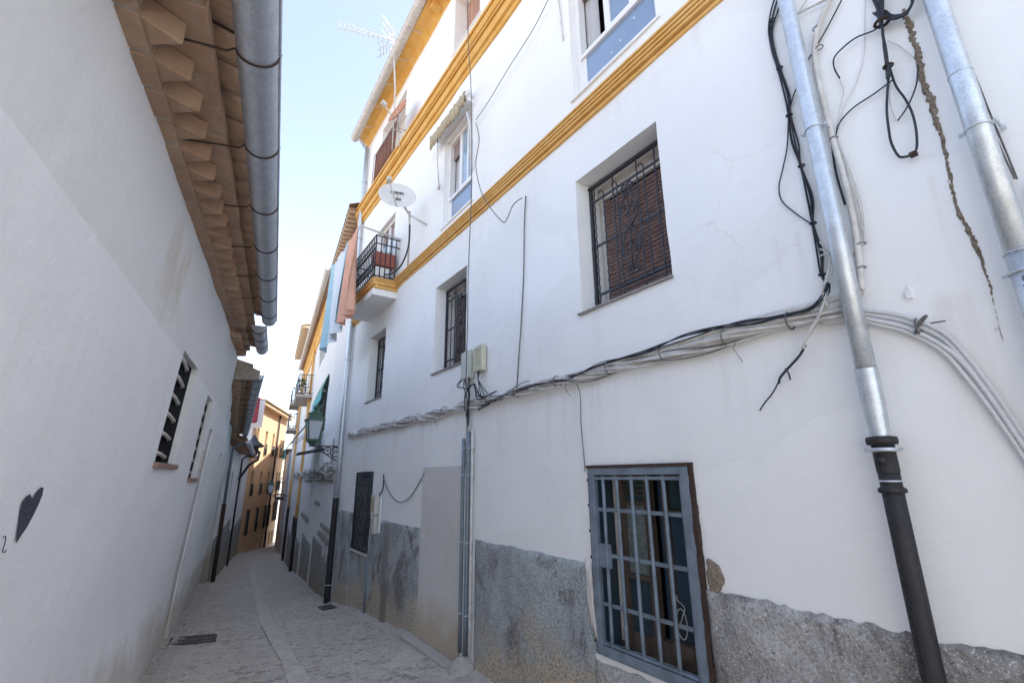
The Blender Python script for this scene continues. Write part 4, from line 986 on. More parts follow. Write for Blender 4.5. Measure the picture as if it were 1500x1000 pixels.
for j in range(3): m.tube(interp([R.P(3.9+.02*j, 1.0, .05), R.P(3.92, .9, .06), R.P(3.88-.06*j, .74, .05)], 5), .0045, 5)
m.each('black_strand', 'black_cable', jc)
m = MB()
for j in range(4): m.tube(interp([R.P(4.13+.035*j, .97, .06), R.P(4.16, .85, .05), R.P(4.13+.01*j, .65, .045), R.P(4.14+.015*j, .4, .03)], 5), .007, 5)
m.each('white_strand', 'white_cable', jc)
cg = 'conduits fixed to the wall beside the walled up doorway'
for i, (s, z0, z1, r, mat, lb) in enumerate(((4.235, -1.50, .36, .020, 'conduit_grey', "flat blue grey steel conduit, leftmost of the cluster by the doorway"), (4.185, -1.50, .05, .014, 'white_tube', "white plastic conduit, second from left in the doorway cluster"), (4.135, -1.50, .42, .021, 'conduit_grey', "stained steel conduit, third from left in the doorway cluster"), (4.075, -1.48, .44, .013, 'white_cable', "thin pale conduit, rightmost of the cluster by the doorway"))):
    t = thing('conduit', R.P(s, z0, 0), lb, 'conduit', cg)
    m = MB(); m.tube([R.P(s, z0+(z1-z0)*k/6, r+.014) for k in range(7)], r, 10); m.build('tube', mat, t)
    m = MB()
    for z in (-1.2, -.6, 0, .25):
        if z < z1: m.mark(); m.box(R, s-r*1.5, s+r*1.5, z, z+.02, .0, r*.9+.014); m.ring(R.P(s, z+.01, r+.014), Vector((0, 0, 1)), r*1.1, .004, 12, 4)
    m.each('clip', 'galv', t)
m = MB(); c = R.P(4.14, -1.60, .03); m.lathe(c-Vector((0, 0, .12)), [(.17, -.05), (.165, .05), (.14, .12), (.10, .17), (.05, .19), (0, .195)], n=20)
for i, v in enumerate(m.v): m.v[i] = v+(v-c).normalized()*(nz(v, 9.)*.045+nz(v, 24.)*.012)
tag(m.build('concrete_footing', 'concrete', None, base=c), "rounded lump of concrete around the foot of the conduits", 'footing')
mt = thing('meter_box', R.P(6.7, -.7, 0), "white meter box and strip fixed beside the small low grille window", 'meter box')
m = MB(); m.box(R, 6.70, 6.88, -.50, -.24, .01, .07); m.box(R, 6.70, 6.82, -.74, -.51, .01, .06); m.build('casing', 'offwhite', mt, bevel=.006)
m = MB(); m.box(R, 6.73, 6.85, -.46, -.28, .07, .074); m.build('window', 'straw', mt)
m = MB(); m.box(R, 6.58, 6.65, -.72, -.26, .01, .03); m.build('strip', 'pvc', mt)
m = MB(); m.tube([R.P(6.98, -1.0, .02), R.P(6.98, -1.85, .03)], .016, 8)
tag(m.build('conduit', 'conduit_grey', None, base=R.P(6.98, -1.85, 0)), "slim grey tube from the small low grille window to the ground", 'conduit')
# ------------------------------------------------------------------ wall lantern
def lantern(c, d, k, label, wall, brk=True):
    """c: centre of lantern foot, d: unit vector from wall to lantern"""
    t = thing('wall_lantern', wall, label, 'lantern'); Z = Vector((0, 0, 1)); x = d; y = Z.cross(d)
    def fr(r0, z0, r1, z1, m): 
        vs = [c+x*sx*r0+y*sy*r0+Z*z0 for sx, sy in ((-1, -1), (1, -1), (1, 1), (-1, 1))]+[c+x*sx*r1+y*sy*r1+Z*z1 for sx, sy in ((-1, -1), (1, -1), (1, 1), (-1, 1))]
        m.add(vs, [(0, 1, 2, 3), (4, 5, 6, 7)]+[(i, (i+1) % 4, (i+1) % 4+4, i+4) for i in range(4)])
    m = MB()
    for sx, sy in ((-1, -1), (1, -1), (1, 1), (-1, 1)): m.tube([c+(x*sx+y*sy)*.085*k+Z*.06*k, c+(x*sx+y*sy)*.13*k+Z*.40*k], .011*k, 5)
    fr(.10*k, .04*k, .10*k, .07*k, m); fr(.155*k, .395*k, .155*k, .42*k, m); fr(.03*k, -.04*k, .095*k, .04*k, m)
    fm = m.build('frame', 'lamp_green', t)
    m = MB(); fr(.155*k, .42*k, .12*k, .45*k, m); fr(.11*k, .45*k, .10*k, .53*k, m); fr(.12*k, .53*k, .05*k, .56*k, m); m.lathe(c, [(.035*k, .56*k), (.03*k, .60*k), (.05*k, .62*k), (.045*k, .65*k), (.012*k, .68*k), (0, .72*k)], n=12); m.build('cap', 'lamp_green', t)
    m = MB(); fr(.082*k, .065*k, .127*k, .395*k, m); m.build('pane', 'lamp_glass', t)
    L = (c-wall).dot(d)
    m = MB(); p = c-Z*.05*k; q = p-d*L
    m.tube([q, p+d*.05*k], .012*k, 6); m.tube([q+Z*.02*k, q-Z*.34*k], .012*k, 6)
    for i in range(3):
        rr = (.085-.022*i)*k; cc = p-d*L*(.80-.27*i)-Z*(rr+.015*k); m.ring(cc, y, rr, .010*k, 14, 5); m.tube([cc+d*rr*.5*cos(a_)*(1-a_/9)+Z*rr*.5*sin(a_)*(1-a_/9) for a_ in [j*.6 for j in range(14)]], .008*k, 5)
    m.tube([q-Z*.30*k, q-Z*.22*k+d*L*.25, q-Z*.14*k+d*L*.5, q-Z*.05*k+d*L*.85], .011*k, 5)
    m.build('bracket', 'iron', t)
Lw = R.P(8.93, .48, .0)
lantern(R.P(8.98, .58, .50), R.out, .98, "green iron street lantern on a scrolled bracket at the far corner of the white house", Lw)
# ------------------------------------------------------------------ houses further down on the right
H2 = radians(-26.5)
Q = Frame(H2, 1.12, 1)
r2 = thing('white_house', Q.P(14, -2.6, 0), "lower white house beyond the corner with green awnings and yellow eaves band", 'house')
h2 = [(12.9, 14.9, 1.15, 2.6, .3), (16.4, 18.6, 1.0, 2.45, .3), (15.2, 17.2, 3.6, 4.8, .3), (20.2, 21.9, 3.0, 4.7, .3)]
m = grid_wall(Q, 9.3, 26, 5.25, -3.9, h2, .35, .012); m.quad(Q.P(9.3, -3.9, 0), Q.P(9.3, 5.25, 0), Q.P(9.3, 5.25, -4), Q.P(9.3, -3.9, -4)); m.quad(Q.P(26, -3.9, 0), Q.P(26, 5.25, 0), Q.P(26, 5.25, -4), Q.P(26, -3.9, -4))
m.quad(R.P(8.95, -2.6, -.002), R.P(8.95, 5.2, -.002), Q.P(9.3, 5.2, 0), Q.P(9.3, -2.6, 0))
m.build('wall', 'white_far', r2)
m = MB(); m.box(Q, 9.35, 25.9, -3.8, 5.2, -.9, -.36); m.build('unlit_room_block', 'dark', r2)
for s0, s1, z0, z1, d in h2:
    m = MB(); m.box(Q, s0, s1, z0, z1, -.28, -.24); wv = m.build('window', 'dark_glass', r2); m = MB(); m.box(Q, s0, s0+.09, z0, z1, -.235, -.19); m.box(Q, s1-.09, s1, z0, z1, -.235, -.19); m.box(Q, (s0+s1)/2-.05, (s0+s1)/2+.05, z0, z1, -.235, -.19); m.build('frame', 'offwhite', wv)
m = MB(); m.prism(Q, [(4.75, 0), (4.78, .05), (5.1, .07), (5.2, .16), (5.25, .16), (5.25, 0)], 14.2, 26, 4); m.build('yellow_band', 'yellow', r2)
m = MB(); tile_sheet(m, Q, 9.0, 26.1, 5.32, .28, 7.0, -3.9, .21, .05, 6); m.quad(Q.P(9.1, 5.28, .25), Q.P(26, 5.28, .25), Q.P(26, 5.24, -3.9), Q.P(9.1, 5.24, -3.9)); rf = m.build('roof', 'tile', r2)
m = MB(); gutter(m, Q, 12.5, 26.2, 5.34, .33, .07, zf=lambda s: 5.36, steps=4); m.build('gutter', 'white_cable', rf)
m = MB()
for k in range(16): m.tube([Q.P(9.2+.2*k, 5.33, -.1), Q.P(9.2+.2*k, 5.30, .27)], [.045, .055], 8)
m.each('eave_tile', 'tile_pale', rf)
m = MB(); m.box(Q, 10.6, 11.5, 5.3, 6.1, -1.2, -.2); m.build('attic_wall', 'orange', r2)
dado(Q, 9.32, 13.0, -1.35, -3.2, 'dado_far', r2, step=.15); dado(Q, 13.5, 16.6, -1.62, -3.4, 'dado_far', r2, step=.2); dado(Q, 17.5, 19.2, -2.0, -3.8, 'dado_far', r2, step=.2); dado(Q, 20.5, 26, -2.3, -4.3, 'dado_far', r2, step=.25)
m = MB()
for s0, s1, z0, z1 in ((14.8, 17.6, -.12, -.07), (10.0, 13.8, -.10, -.05), (9.6, 11.2, -.98, -.9), (9.7, 11.6, -1.18, -1.1), (14.7, 17.6, -1.18, -1.08), (12.0, 13.0, -.62, -.55)): m.box(Q, s0, s1, z0, z1, .0, .05)
m.each('wall_ledge', 'sill', r2, bevel=.01)
m = MB()
for s0, s1, z0, z1 in ((10.3, 10.6, -1.45, -1.15), (9.9, 10.05, -1.5, -1.25), (11.3, 11.4, -.6, .0), (9.9, 13.4, -.9, -.16), (14.9, 17.4, -1.05, -.17)): m.box(Q, s0, s1, z0, z1, .0, .018)
m.each('blocked_window', 'white_grimy', r2)
m = MB(); m.box(Q, 22.3, 22.9, -2.3, -1.55, .0, .02); m.build('vent', 'iron', r2)
bb = m = MB()
m = MB(); m.box(Q, 19.2, 21.9, 2.9, 3.0, 0, .55); bl = m.build('balcony', 'concrete', r2)
m = MB()
for z in (3.05, 3.75): m.tube([Q.P(19.2, z, 0), Q.P(19.2, z, .53), Q.P(21.9, z, .53), Q.P(21.9, z, 0)], .015, 5)
for k in range(24): m.tube([Q.P(19.2+2.7*k/23, 3.0, .53), Q.P(19.2+2.7*k/23, 3.75, .53)], .011, 4)
for k in range(6): m.tube([Q.P(19.2, 3.0, .1+k*.08), Q.P(19.2, 3.75, .1+k*.08)], .011, 4)
m.build('railing', 'iron', bl)
pp = thing('potted_plant', Q.P(20.2, 3.0, .35), "small green plant in a pot on the far black railed balcony", 'plant')
m = MB(); m.lathe(Q.P(20.2, 3.0, .35), [(.09, 0), (.12, .2), (.1, .2)], n=10); m.build('pot', 'terracotta', pp)
m = MB()
for k in range(60):
    c = Q.P(20.2+random.uniform(-.2, .2), 3.25+random.random()*.5, .35+random.uniform(-.15, .15)); d = Vector((random.uniform(-1, 1), random.uniform(-1, 1), random.uniform(-.4, 1))).normalized()*.07; e = d.orthogonal()*.4; m.add([c-e, c+d, c+e, c-d], [(0, 1, 2, 3)])
m.build('leaves', 'plant', pp)
def awning(s0, s1, zt, o1, zb, label):
    t = thing('awning', Q.P((s0+s1)/2, zt, 0), label, 'awning')
    m = MB(); m.hexa([Q.P(s0, zt, .02), Q.P(s1, zt, .02), Q.P(s0, zb, o1), Q.P(s1, zb, o1), Q.P(s0, zt-.02, .02), Q.P(s1, zt-.02, .02), Q.P(s0, zb-.02, o1), Q.P(s1, zb-.02, o1)]); m.build('canopy', 'green_cloth', t)
    m = MB(); n = 24; vs = []
    for i in range(n+1): 
        s = s0+(s1-s0)*i/n; vs += [Q.P(s, zb-.02, o1), Q.P(s, zb-.24-.03*abs(sin(i*.8)), o1+.01), Q.P(s, zb-.24-.03*abs(sin(i*.8)), o1), Q.P(s, zb-.02, o1-.01)]
    m.add(vs, [(4*i+k, 4*i+(k+1) % 4, 4*i+4+(k+1) % 4, 4*i+4+k) for i in range(n) for k in range(4)]); m.build('valance', 'teal_cloth', t)
    m = MB(); m.tube([Q.P(s0+.02, zt-.5, .0), Q.P(s0+.02, zb-.01, o1)], .012, 5); m.tube([Q.P(s1-.02, zt-.5, .0), Q.P(s1-.02, zb-.01, o1)], .012, 5); m.each('arm', 'galv', t)
awning(13.1, 15.6, 1.9, .80, .74, "nearer green awning with teal valance over the lane, behind the lantern")
awning(13.0, 16.2, 2.62, .14, 2.2, "short green blind drawn close to the wall above the sloping awning")
for s, zt_, lb in ((19.6, 5.3, "yellow painted downpipe with black foot between the two grey dado patches"), (27.2, 5.3, "thin yellow and black downpipe farthest along the right side")):
    t = thing('drainpipe', Q.P(s, gz(Q.P(s, 0, 0)), .06), lb, 'drainpipe')
    pipe(Q, s, -1.45, zt_, .05, .07, 'upper_pipe', 'yellow_pale', t, n=10); pipe(Q, s, gz(Q.P(s, 0, 0)), -1.4, .058, .07, 'lower_pipe', 'castiron', t, n=10)
b2 = thing('cable_bundle', Q.P(15, .1, 0), "tangled bundle of pale cables along the lower white house under the lantern", 'cables')
m = MB()
for j in range(7):
    P = [Q.P(9.35+i*.3, .10+.05*sin(i*.5+j*1.7)+.05*nz((i*.4, j, 0), 1.)+.02*j-.04, .05+.03*(j % 3)) for i in range(58)]; m.tube(P, .018, 5)
m.each('strand', 'white_cable', b2)
m = MB()
for j in range(6):
    s = 9.5+j*.9+random.random(); m.tube([Q.P(s+(.3+.2*random.random())*cos(a), .05+(.06+.03*(j % 3))*sin(a), .10) for a in [k*.5 for k in range(10+j)]], .010, 5)
m.each('loop', 'grey_cable', b2)
hb = thing('junction_box', Q.P(10.6, -.0, .05), "narrow white service box hanging below the street lantern", 'junction box')
m = MB(); m.box(Q, 10.4, 10.75, .28, .80, .02, .16); m.build('casing', 'pvc', hb, bevel=.015); m = MB(); m.tube([Q.P(10.57, .28, .09), Q.P(10.57, .0, .09)], .03, 8); m.build('pipe_stub', 'pvc', hb)
m = MB(); m.hexa([Q.P(11.5, .62, .02), Q.P(12.3, .60, .02), Q.P(11.5, .50, .62), Q.P(12.3, .48, .62), Q.P(11.5, .65, .02), Q.P(12.3, .63, .02), Q.P(11.5, .52, .62), Q.P(12.3, .50, .62)])
tag(m.build('door_canopy', 'iron', None, base=Q.P(11.4, .9, 0)), "thin dark sheet canopy jutting from the wall below the lantern", 'canopy')
r3 = thing('tall_house', Q.P(29, -4, 0), "tall narrow white house far down on the right with stacked balconies", 'house')
m = grid_wall(Q, 26.05, 34, 7.6, -5.2, [(27.6, 29.2, 2.6, 4.6, .3), (30.5, 32, 2.6, 4.6, .3), (28, 29.5, 5.2, 7, .3)], .6, .01); m.quad(Q.P(26.05, 5, 0), Q.P(26.05, 7.6, 0), Q.P(26.05, 7.6, -4), Q.P(26.05, 5, -4)); m.quad(Q.P(34, -5.2, 0), Q.P(34, 7.6, 0), Q.P(34, 7.6, -4), Q.P(34, -5.2, -4)); m.build('wall', 'white_grimy', r3)
m = MB(); m.box(Q, 26.1, 33.9, -5, 7.5, -.9, -.36); m.build('unlit_room_block', 'dark', r3)
m = MB(); tile_sheet(m, Q, 26.0, 34.1, 7.68, .50, 9.2, -3.9, .24, .06, 6)
for k in range(33): m.tube([Q.P(26.1+.24*k, 7.64, .02), Q.P(26.1+.24*k, 7.60, .48)], .07, 7)
m.build('roof', 'tile_pale', r3)
for z in (2.35, 3.7):
    m = MB(); m.box(Q, 27.2, 29.8, z, z+.14, 0, .55); bl = m.build('balcony', 'concrete', r3); m = MB()
    for zz in (z+.2, z+.85): m.tube([Q.P(27.2, zz, 0), Q.P(27.2, zz, .5), Q.P(29.8, zz, .5)], .025, 5)
    for k in range(9): m.tube([Q.P(27.2+.325*k, z+.1, .5), Q.P(27.2+.325*k, z+.85, .5)], .02, 4)
    for k in range(3): m.tube([Q.P(27.2, z+.1, .12+.16*k), Q.P(27.2, z+.85, .12+.16*k)], .02, 4)
    m.build('railing', 'iron', bl)
r4 = thing('shaded_house', Q.P(38, -5, 0), "narrow shaded house closing the right side where the lane ends", 'house')
m = grid_wall(Q, 34.05, 43, 1.6, -6.2, [(36, 37.5, -2.5, -.5, .3), (39, 40.5, -2.5, -.5, .3)], .8, .01, o=.12); m.quad(Q.P(43, -6.2, .12), Q.P(43, 1.6, .12), Q.P(43, 1.6, -4), Q.P(43, -6.2, -4)); m.quad(Q.P(34.05, -5, .12), Q.P(34.05, 1.6, .12), Q.P(34.05, 1.6, -4), Q.P(34.05, -5, -4)); m.build('wall', 'white_grimy', r4)
m = MB(); tile_sheet(m, Q, 34, 43.1, 1.65, .55, 2.4, -3.9, .24, .06, 6); m.box(Q, 34.1, 42.9, -6, 1.55, -.9, -.36); m.box(Q, 33.0, 46, -6, 6.5, -8, -2.2); m.build('roof', 'tile_pale', r4)  # roof mesh also holds an unseen block added to shade the ochre house
m = MB(); m.box(Q, 34.4, 36.4, -1.35, -1.2, .12, .62); bl = m.build('balcony', 'iron', r4); m = MB()
for zz in (-1.0, -.3): m.tube([Q.P(34.4, zz, .12), Q.P(34.4, zz, .6), Q.P(36.4, zz, .6)], .03, 5)
for k in range(9): m.tube([Q.P(34.4+.25*k, -1.2, .6), Q.P(34.4+.25*k, -.3, .6)], .022, 4)
m.build('railing', 'iron', bl)
lantern(Q.P(30, -.85, .95), Q.out, 1.15, "small distant green lantern on the right side near the ochre house", Q.P(30, -1.0, 0))
# ------------------------------------------------------------------ left side
HL = radians(-26.2)
L = Frame(HL, .80, -1, lean=.06)
def lflare(s, z):
    g = gz(L.P(s, 0, 0)); h = z-g
    k = max(0, 1-h/.9)**2*.5; return (.04+.16*max(0, min(1, (6.6-s)/1.2)))*k*1.0 + (-.06*z*1. if z < 0 else 0)*.0
LS = -12
l1 = thing('low_white_house', L.P(0, -1.5, 0), "low white house with brick toothed eaves along the left side of the lane", 'house')
LW = {'near': (4.38, 5.15, .115, .985, .13), 'mid': (6.17, 6.55, .03, .90, .12)}
lw = [(4.42, 5.20, .115, .985, .05), (6.20, 6.72, .0, .90, .045), (7.0, 7.42, -1.9, .60, .02)]
SE = 8.3
m = grid_wall(L, -3.6, SE, 1.80, -2.1, lw, .14, .007, lean_extra=lflare, hole_amp=.006, back=.25)
m.quad(L.P(SE, -2.1, 0), L.P(SE, 1.8, 0), L.P(SE, 1.8, -4), L.P(SE, -2.1, -4)); m.quad(L.P(-3.6, -2.1, 0), L.P(-3.6, 1.8, 0), L.P(-3.6, 1.8, -4), L.P(-3.6, -2.1, -4)); m.quad(L.P(-3.6, -2.1, -4), L.P(-3.6, 1.8, -4), L.P(SE, 1.8, -4), L.P(SE, -2.1, -4))
m.build('wall', 'white_left', l1)
m = MB(); m.box(L, -3.5, SE-.05, -2, 1.6, -.8, -.30); m.build('unlit_room_block', 'dark', l1)
def vent(s0, s1, z0, z1, nb, label):
    m = MB(); m.box(L, s0, s1, z0, z1, -.12, -.052); f = m.build('ventilation_window', 'dark', l1, label=label)  # near-black panel paints the unlit inside behind the bars
    m = MB()
    for i in range(nb):
        z = z0+.06+(z1-z0-.12)*i/(nb-1); m.tube([L.P(s0+.0, z+.02, -.024), L.P(s0+(s1-s0)*.3, z+.012, -.026), L.P(s0+(s1-s0)*.62, z-.004, -.034), L.P(s0+(s1-s0)*.66, z-.006, -.07)], .015, 8)
    m.build('bar', 'offwhite', f)
    m = MB(); m.box(L, s0-.03, s1+.05, z0-.04, z0+.002, -.05, .03)
    m.build('sill', 'brass', f, bevel=.005)
    return f
vent(4.42, 5.20, .115, .985, 6, "opening with six round bars and a brick sill")
vent(6.20, 6.72, .0, .90, 7, "second slimmer barred opening with brick sill")
m = MB(); m.box(L, 7.0, 7.42, -2.0, .60, -.16, -.021); m.build('door', 'door_plaster', l1)
m = MB(); m.box(L, 6.80, 6.98, .10, .32, .0, .0+.02); m.box(L, 6.82, 6.96, .12, .30, .02, .024); m.build('meter_cover', 'offwhite', l1)
# brick eaves
def eaves(F, s0, s1, parent, z=0., oo=0., pitch=.215, rods=.73, rod0=.2, wid=1., gr_=.085, det=True):
    """F already carries slope; z, oo shift the whole assembly"""
    m = MB(); n = int((s1-s0)/pitch); p = (s1-s0)/n
    for i in range(n):
        s = s0+i*p; j = random.uniform(-.005, .005)
        m.box(F, s+.009, s+p-.009, z+1.555+j, z+1.617, oo+.06, oo+.172+random.uniform(-.006, .006))      # header course
        if det:                                                                                   # sawtooth course
            zz0, zz1 = z+1.574, z+1.678; a = oo+.13; b = oo+.30+random.uniform(-.01, .008); c_ = s+p*.5+random.uniform(-.01, .01)
            m.add([F.P(s+.012, zz0+j, a), F.P(s+p-.012, zz0, a), F.P(c_, zz0-.002+j, b), F.P(s+.012, zz1, a), F.P(s+p-.012, zz1, a), F.P(c_, zz1, b)], [(0, 1, 2), (3, 5, 4), (0, 2, 5, 3), (1, 4, 5, 2), (0, 3, 4, 1)])
        m.box(F, s+.007, s+p-.007, z+1.682+random.uniform(-.003, .003), z+1.735, oo+.10, oo+.10+.262*wid+random.uniform(-.006, .006))    # slab course
    b = m.build('brick_course', 'brick', parent, bevel=.006)
    m = MB(); m.box(F, s0, s1, z+1.56, z+1.80, oo+.03, oo+.165); m.box(F, s0, s1, z+1.688, z+1.728, oo+.16, oo+.10+.25*wid); m.build('mortar', 'mortar', parent)
    m = MB()
    for i in range(n):
        s = s0+(i+.5)*p; r = p*.385; K_ = 8; a0_, a1_ = oo+.12, oo+.10+.36*wid+random.uniform(-.012, .012); dz = random.uniform(-.004, .004)
        vs = []
        for (o_, z_) in ((a0_, z+1.86), (a1_, z+1.775)):
            for rr in (r, r-.016):
                for k in range(K_+1):
                    t = pi+pi*k/K_; vs.append(F.P(s+rr*cos(t), z_+dz+.85*rr*sin(t)+.03, o_))
        q = K_+1; fs = []
        for k in range(K_):
            fs += [(k, k+1, 2*q+k+1, 2*q+k), (q+k, 3*q+k, 3*q+k+1, q+k+1), (2*q+k, 2*q+k+1, 3*q+k+1, 3*q+k)]
        m.add(vs, fs)
    m.build('eave_tile', 'tile', parent)
    m = MB(); g0 = oo+.10+.43*wid
    gutter(m, F, s0-.02, s1+.04, 0, g0, gr_, zf=lambda s: z+1.735, steps=1, n=14); gt = m.build('gutter', 'gutter', parent)
    m = MB(); s = s0+rod0
    while s < s1:
        rd = gr_+.004; P = [F.P(s-.03, z+1.628, oo+.165), F.P(s-.02, z+1.655, oo+.32*wid), F.P(s-.005, z+1.675, g0-rd-.02)]
        P += [F.P(s, z+1.735+rd*sin(t), g0+rd*cos(t)) for t in [pi+.35+k*.33 for k in range(8)]]; P.append(F.P(s, z+1.75, g0+rd+.004))
        m.tube(P, .0048, 6); s += rods
    m.each('gutter_rod', 'rust', gt)
    # roof behind
    m = MB(); tile_sheet(m, F, s0, s1, z+1.87, oo+.10+.34*wid, z+3.0, -3.9, p, .05, 6); m.build('roof', 'tile', parent)
    m = MB(); m.quad(F.P(s0, z+1.862, oo+.10+.33*wid), F.P(s1, z+1.862, oo+.10+.33*wid), F.P(s1, z+1.84, oo+.05), F.P(s0, z+1.84, oo+.05)); m.build('eave_shade_sheet', 'old_wood', parent)  # dark sheet painting the shade in the gaps between eave tiles
E1 = Frame(HL, .80, -1, lean=.0, zs=.041)
eaves(E1, -3.6, 6.72, l1, rod0=.46)
eaves(Frame(HL, .80, -1, zs=.041), 6.78, 8.35, l1, z=-.09, oo=-.08, wid=.93, rods=.5, rod0=.1)
# graffiti heart
def loff(s, z):
    p = L.P(s, z, 0); return lflare(s, z)+nz(p, 1.1)*.0154+nz(p+Vector((5, 9, 2)), 4.)*.007
m = MB()
hp = [(20, 796), (24, 770), (27, 748), (30, 735), (36, 727), (42, 723), (44, 727), (45, 732), (50, 722), (58, 713), (62, 714), (60, 725), (55, 738), (48, 752), (38, 770), (28, 784)]
q = [L.px(x, y) for x, y in hp]
from mathutils.geometry import tessellate_polygon
def finer(q):
    o = []
    for i in range(len(q)):
        a, b = q[i], q[(i+1) % len(q)]; o += [(a[0]+(b[0]-a[0])*k/3, a[1]+(b[1]-a[1])*k/3) for k in range(3)]
    return o
q = finer(q); qc = (sum(a[0] for a in q)/len(q)-.01, sum(a[1] for a in q)/len(q)-.02)
vs = [L.P(s, z, loff(s, z)+.005) for s, z in q]; tr = tessellate_polygon([[Vector((s, z, 0)) for s, z in q]])
m.add(vs, [tuple(t_) for t_ in tr])
tag(m.build('heart_graffiti', 'graffiti', None, base=L.P(q[0][0], q[0][1], 0)), "black heart sprayed on the white wall at left", 'graffiti')
m = MB(); m.tube(interp([L.P(*L.px(x, y), loff(*L.px(x, y))+.005) for x, y in ((1, 787), (5, 785), (4, 795), (1, 806), (3, 809), (6, 805))], 5), .0016, 5)
tag(m.build('scribble_graffiti', 'graffiti', None, base=L.at(2, 800)), "thin black scribble at the very left edge below the heart", 'graffiti')
# second house on the left: wall turns slightly away
H3 = radians(-29.6)
p0 = L.P(8.32, 0, -.02)
def frame_from(p, h, side):
    n_ = Vector((cos(h), -sin(h), 0)); return Frame(h, p.dot(n_)*side, side), p.dot(Vector((sin(h), cos(h), 0)))
B, sb = frame_from(Vector((p0.x, p0.y, 0)), H3, -1)
B.lean = .06
l2 = thing('white_cottage', B.P(sb+5, -2.4, 0), "second low white house on the left whose brown eaves curve down to a dark downpipe", 'house')
sE = sb+9.3
slots = [B.px(324, 664)[0], B.px(315, 710)[0]]
def slot(F, x, y, x2, y2): 
    s, z = F.px(x, y); s2, z2 = F.px(x2, y2); return s, z, z2
sA, zA, zA2 = slot(B, 323.8, 664, 314.6, 710)
hl2 = [(sA-.25, sA+.25, zA2, zA, .15), (sb+4.6, sb+5.1, -.75, .35, .15)]
m = grid_wall(B, sb, sE, 1.47, -3.6, hl2, .3, .02); m.quad(B.P(sE, -3.6, 0), B.P(sE, 1.4, 0), B.P(sE, 1.4, -4), B.P(sE, -3.6, -4)); m.quad(B.P(sb, -3, 0), B.P(sb, 1.4, 0), B.P(sb, 1.4, -4), B.P(sb, -3, -4)); m.build('wall', 'white_left', l2)
m = MB()
for h in hl2: m.box(B, h[0], h[1], h[2], h[3], -.2, -.12)
m.build('slit_window', 'old_wood', l2)
E2 = Frame(H3, B.D, -1, zs=-.028, z0=sb*.028)
eaves(E2, sb+.15, sE, l2, z=-.14, oo=-.08, wid=1.0, rods=.62, pitch=.215, gr_=.075)
m = MB(); vs = [E2.P(sb+.0, z_, o_) for z_, o_ in ((1.46, -.02), (1.50, .46), (1.63, .47), (1.82, -.02))]+[E2.P(sb+.14, z_, o_) for z_, o_ in ((1.46, -.02), (1.50, .46), (1.63, .47), (1.82, -.02))]
m.add(vs, [(0, 1, 2, 3), (4, 5, 6, 7), (0, 1, 5, 4), (1, 2, 6, 5), (2, 3, 7, 6), (0, 3, 7, 4)]); m.build('verge', 'mortar', l2)
# third and fourth houses
pA = on_ground(303, 853); pB = on_ground(327.5, 829); pC = on_ground(341, 816)
def left_house(a, b, zt, name, label, mat, dz=.9, slots=(), eave=.5, tall=None, dadoh=None):
    h = atan2(b.x-a.x, b.y-a.y); F, s0 = frame_from(Vector((a.x, a.y, 0)), h, -1); s1 = s0+(Vector((b.x-a.x, b.y-a.y, 0))).length
    t = thing(name, F.P((s0+s1)/2, min(a.z, b.z), 0), label, 'house')
    hs = []
    for (u0_, u1_, z0, z1) in slots: hs.append((s0+(s1-s0)*u0_, s0+(s1-s0)*u1_, z0, z1, .2))
    m = grid_wall(F, s0+.02, s1, zt, b.z-.8, hs, .4, .015)
    for s in (s0+.02, s1): m.quad(F.P(s, b.z-.8, 0), F.P(s, zt, 0), F.P(s, zt, -4), F.P(s, b.z-.8, -4))
    m.build('wall', mat, t)
    for hh in hs:
        m = MB(); m.box(F, hh[0], hh[1], hh[2], hh[3], -.2, -.15); m.build('slit_window', 'old_wood', t)
    m = MB(); tile_sheet(m, F, s0, s1, zt+.05, eave, zt+1.2, -3.9, .25, .06, 6)
    for k in range(int((s1-s0)/.25)): m.tube([F.P(s0+.1+.25*k, zt, .0), F.P(s0+.1+.25*k, zt-.03, eave-.04)], .06, 6)
    r = m.build('roof', 'tile', t); m = MB(); gutter(m, F, s0, s1+.1, zt, eave+.04, .09, zf=lambda s: zt+.0); m.build('gutter', 'gutter', r)
    if dadoh: dado(F, s0+.05, s1, dadoh, b.z-.8, 'dado_far', t, step=.25)
    return t, F, s0, s1
lp = thing('drainpipe', pA, "dark rusty downpipe between the two low white houses on the left", 'drainpipe')
tA, FA, sa0, sa1 = left_house(pA, pB, 1.12, 'grey_footed_cottage', "small white house with grey dado and two slit windows past the dark downpipe", 'white_grimy', slots=((.16, .26, -.85, .25), (.52, .62, -.8, .25)), dadoh=-1.75)
m = MB(); o_ = .14; P = [FA.P(sa0, pA.z, o_), FA.P(sa0, -.75, o_)]; m.tube(P, .06, 10); lowp = m.build('lower_pipe', 'rust', lp)
m = MB(); m.tube([FA.P(sa0, -.75, o_), FA.P(sa0, .80, o_), FA.P(sa0+.02, .98, o_+.05), FA.P(sa0+.1, 1.12, o_+.36)], .042, 10); m.build('upper_pipe', 'conduit_grey', lp)
tB, FB, s_b0, s_b1 = left_house(pB, pC+(pC-pB)*.55, 1.3, 'narrow_white_house', "narrow dirty white house before the ochre building", 'white_grimy', slots=((.3, .42, -.7, .1),), eave=.35, dadoh=-2.3)
lp = thing('drainpipe', pB, "thin grey downpipe between the grey footed cottage and the narrow house", 'drainpipe')
m = MB(); m.tube([FB.P(s_b0, pB.z, .13), FB.P(s_b0, .85, .13), FB.P(s_b0+.05, 1.0, .3), FB.P(s_b0+.1, 1.05, .62), FB.P(s_b0+.1, 1.18, .72)], .042, 8); m.build('pipe', 'castiron', lp)
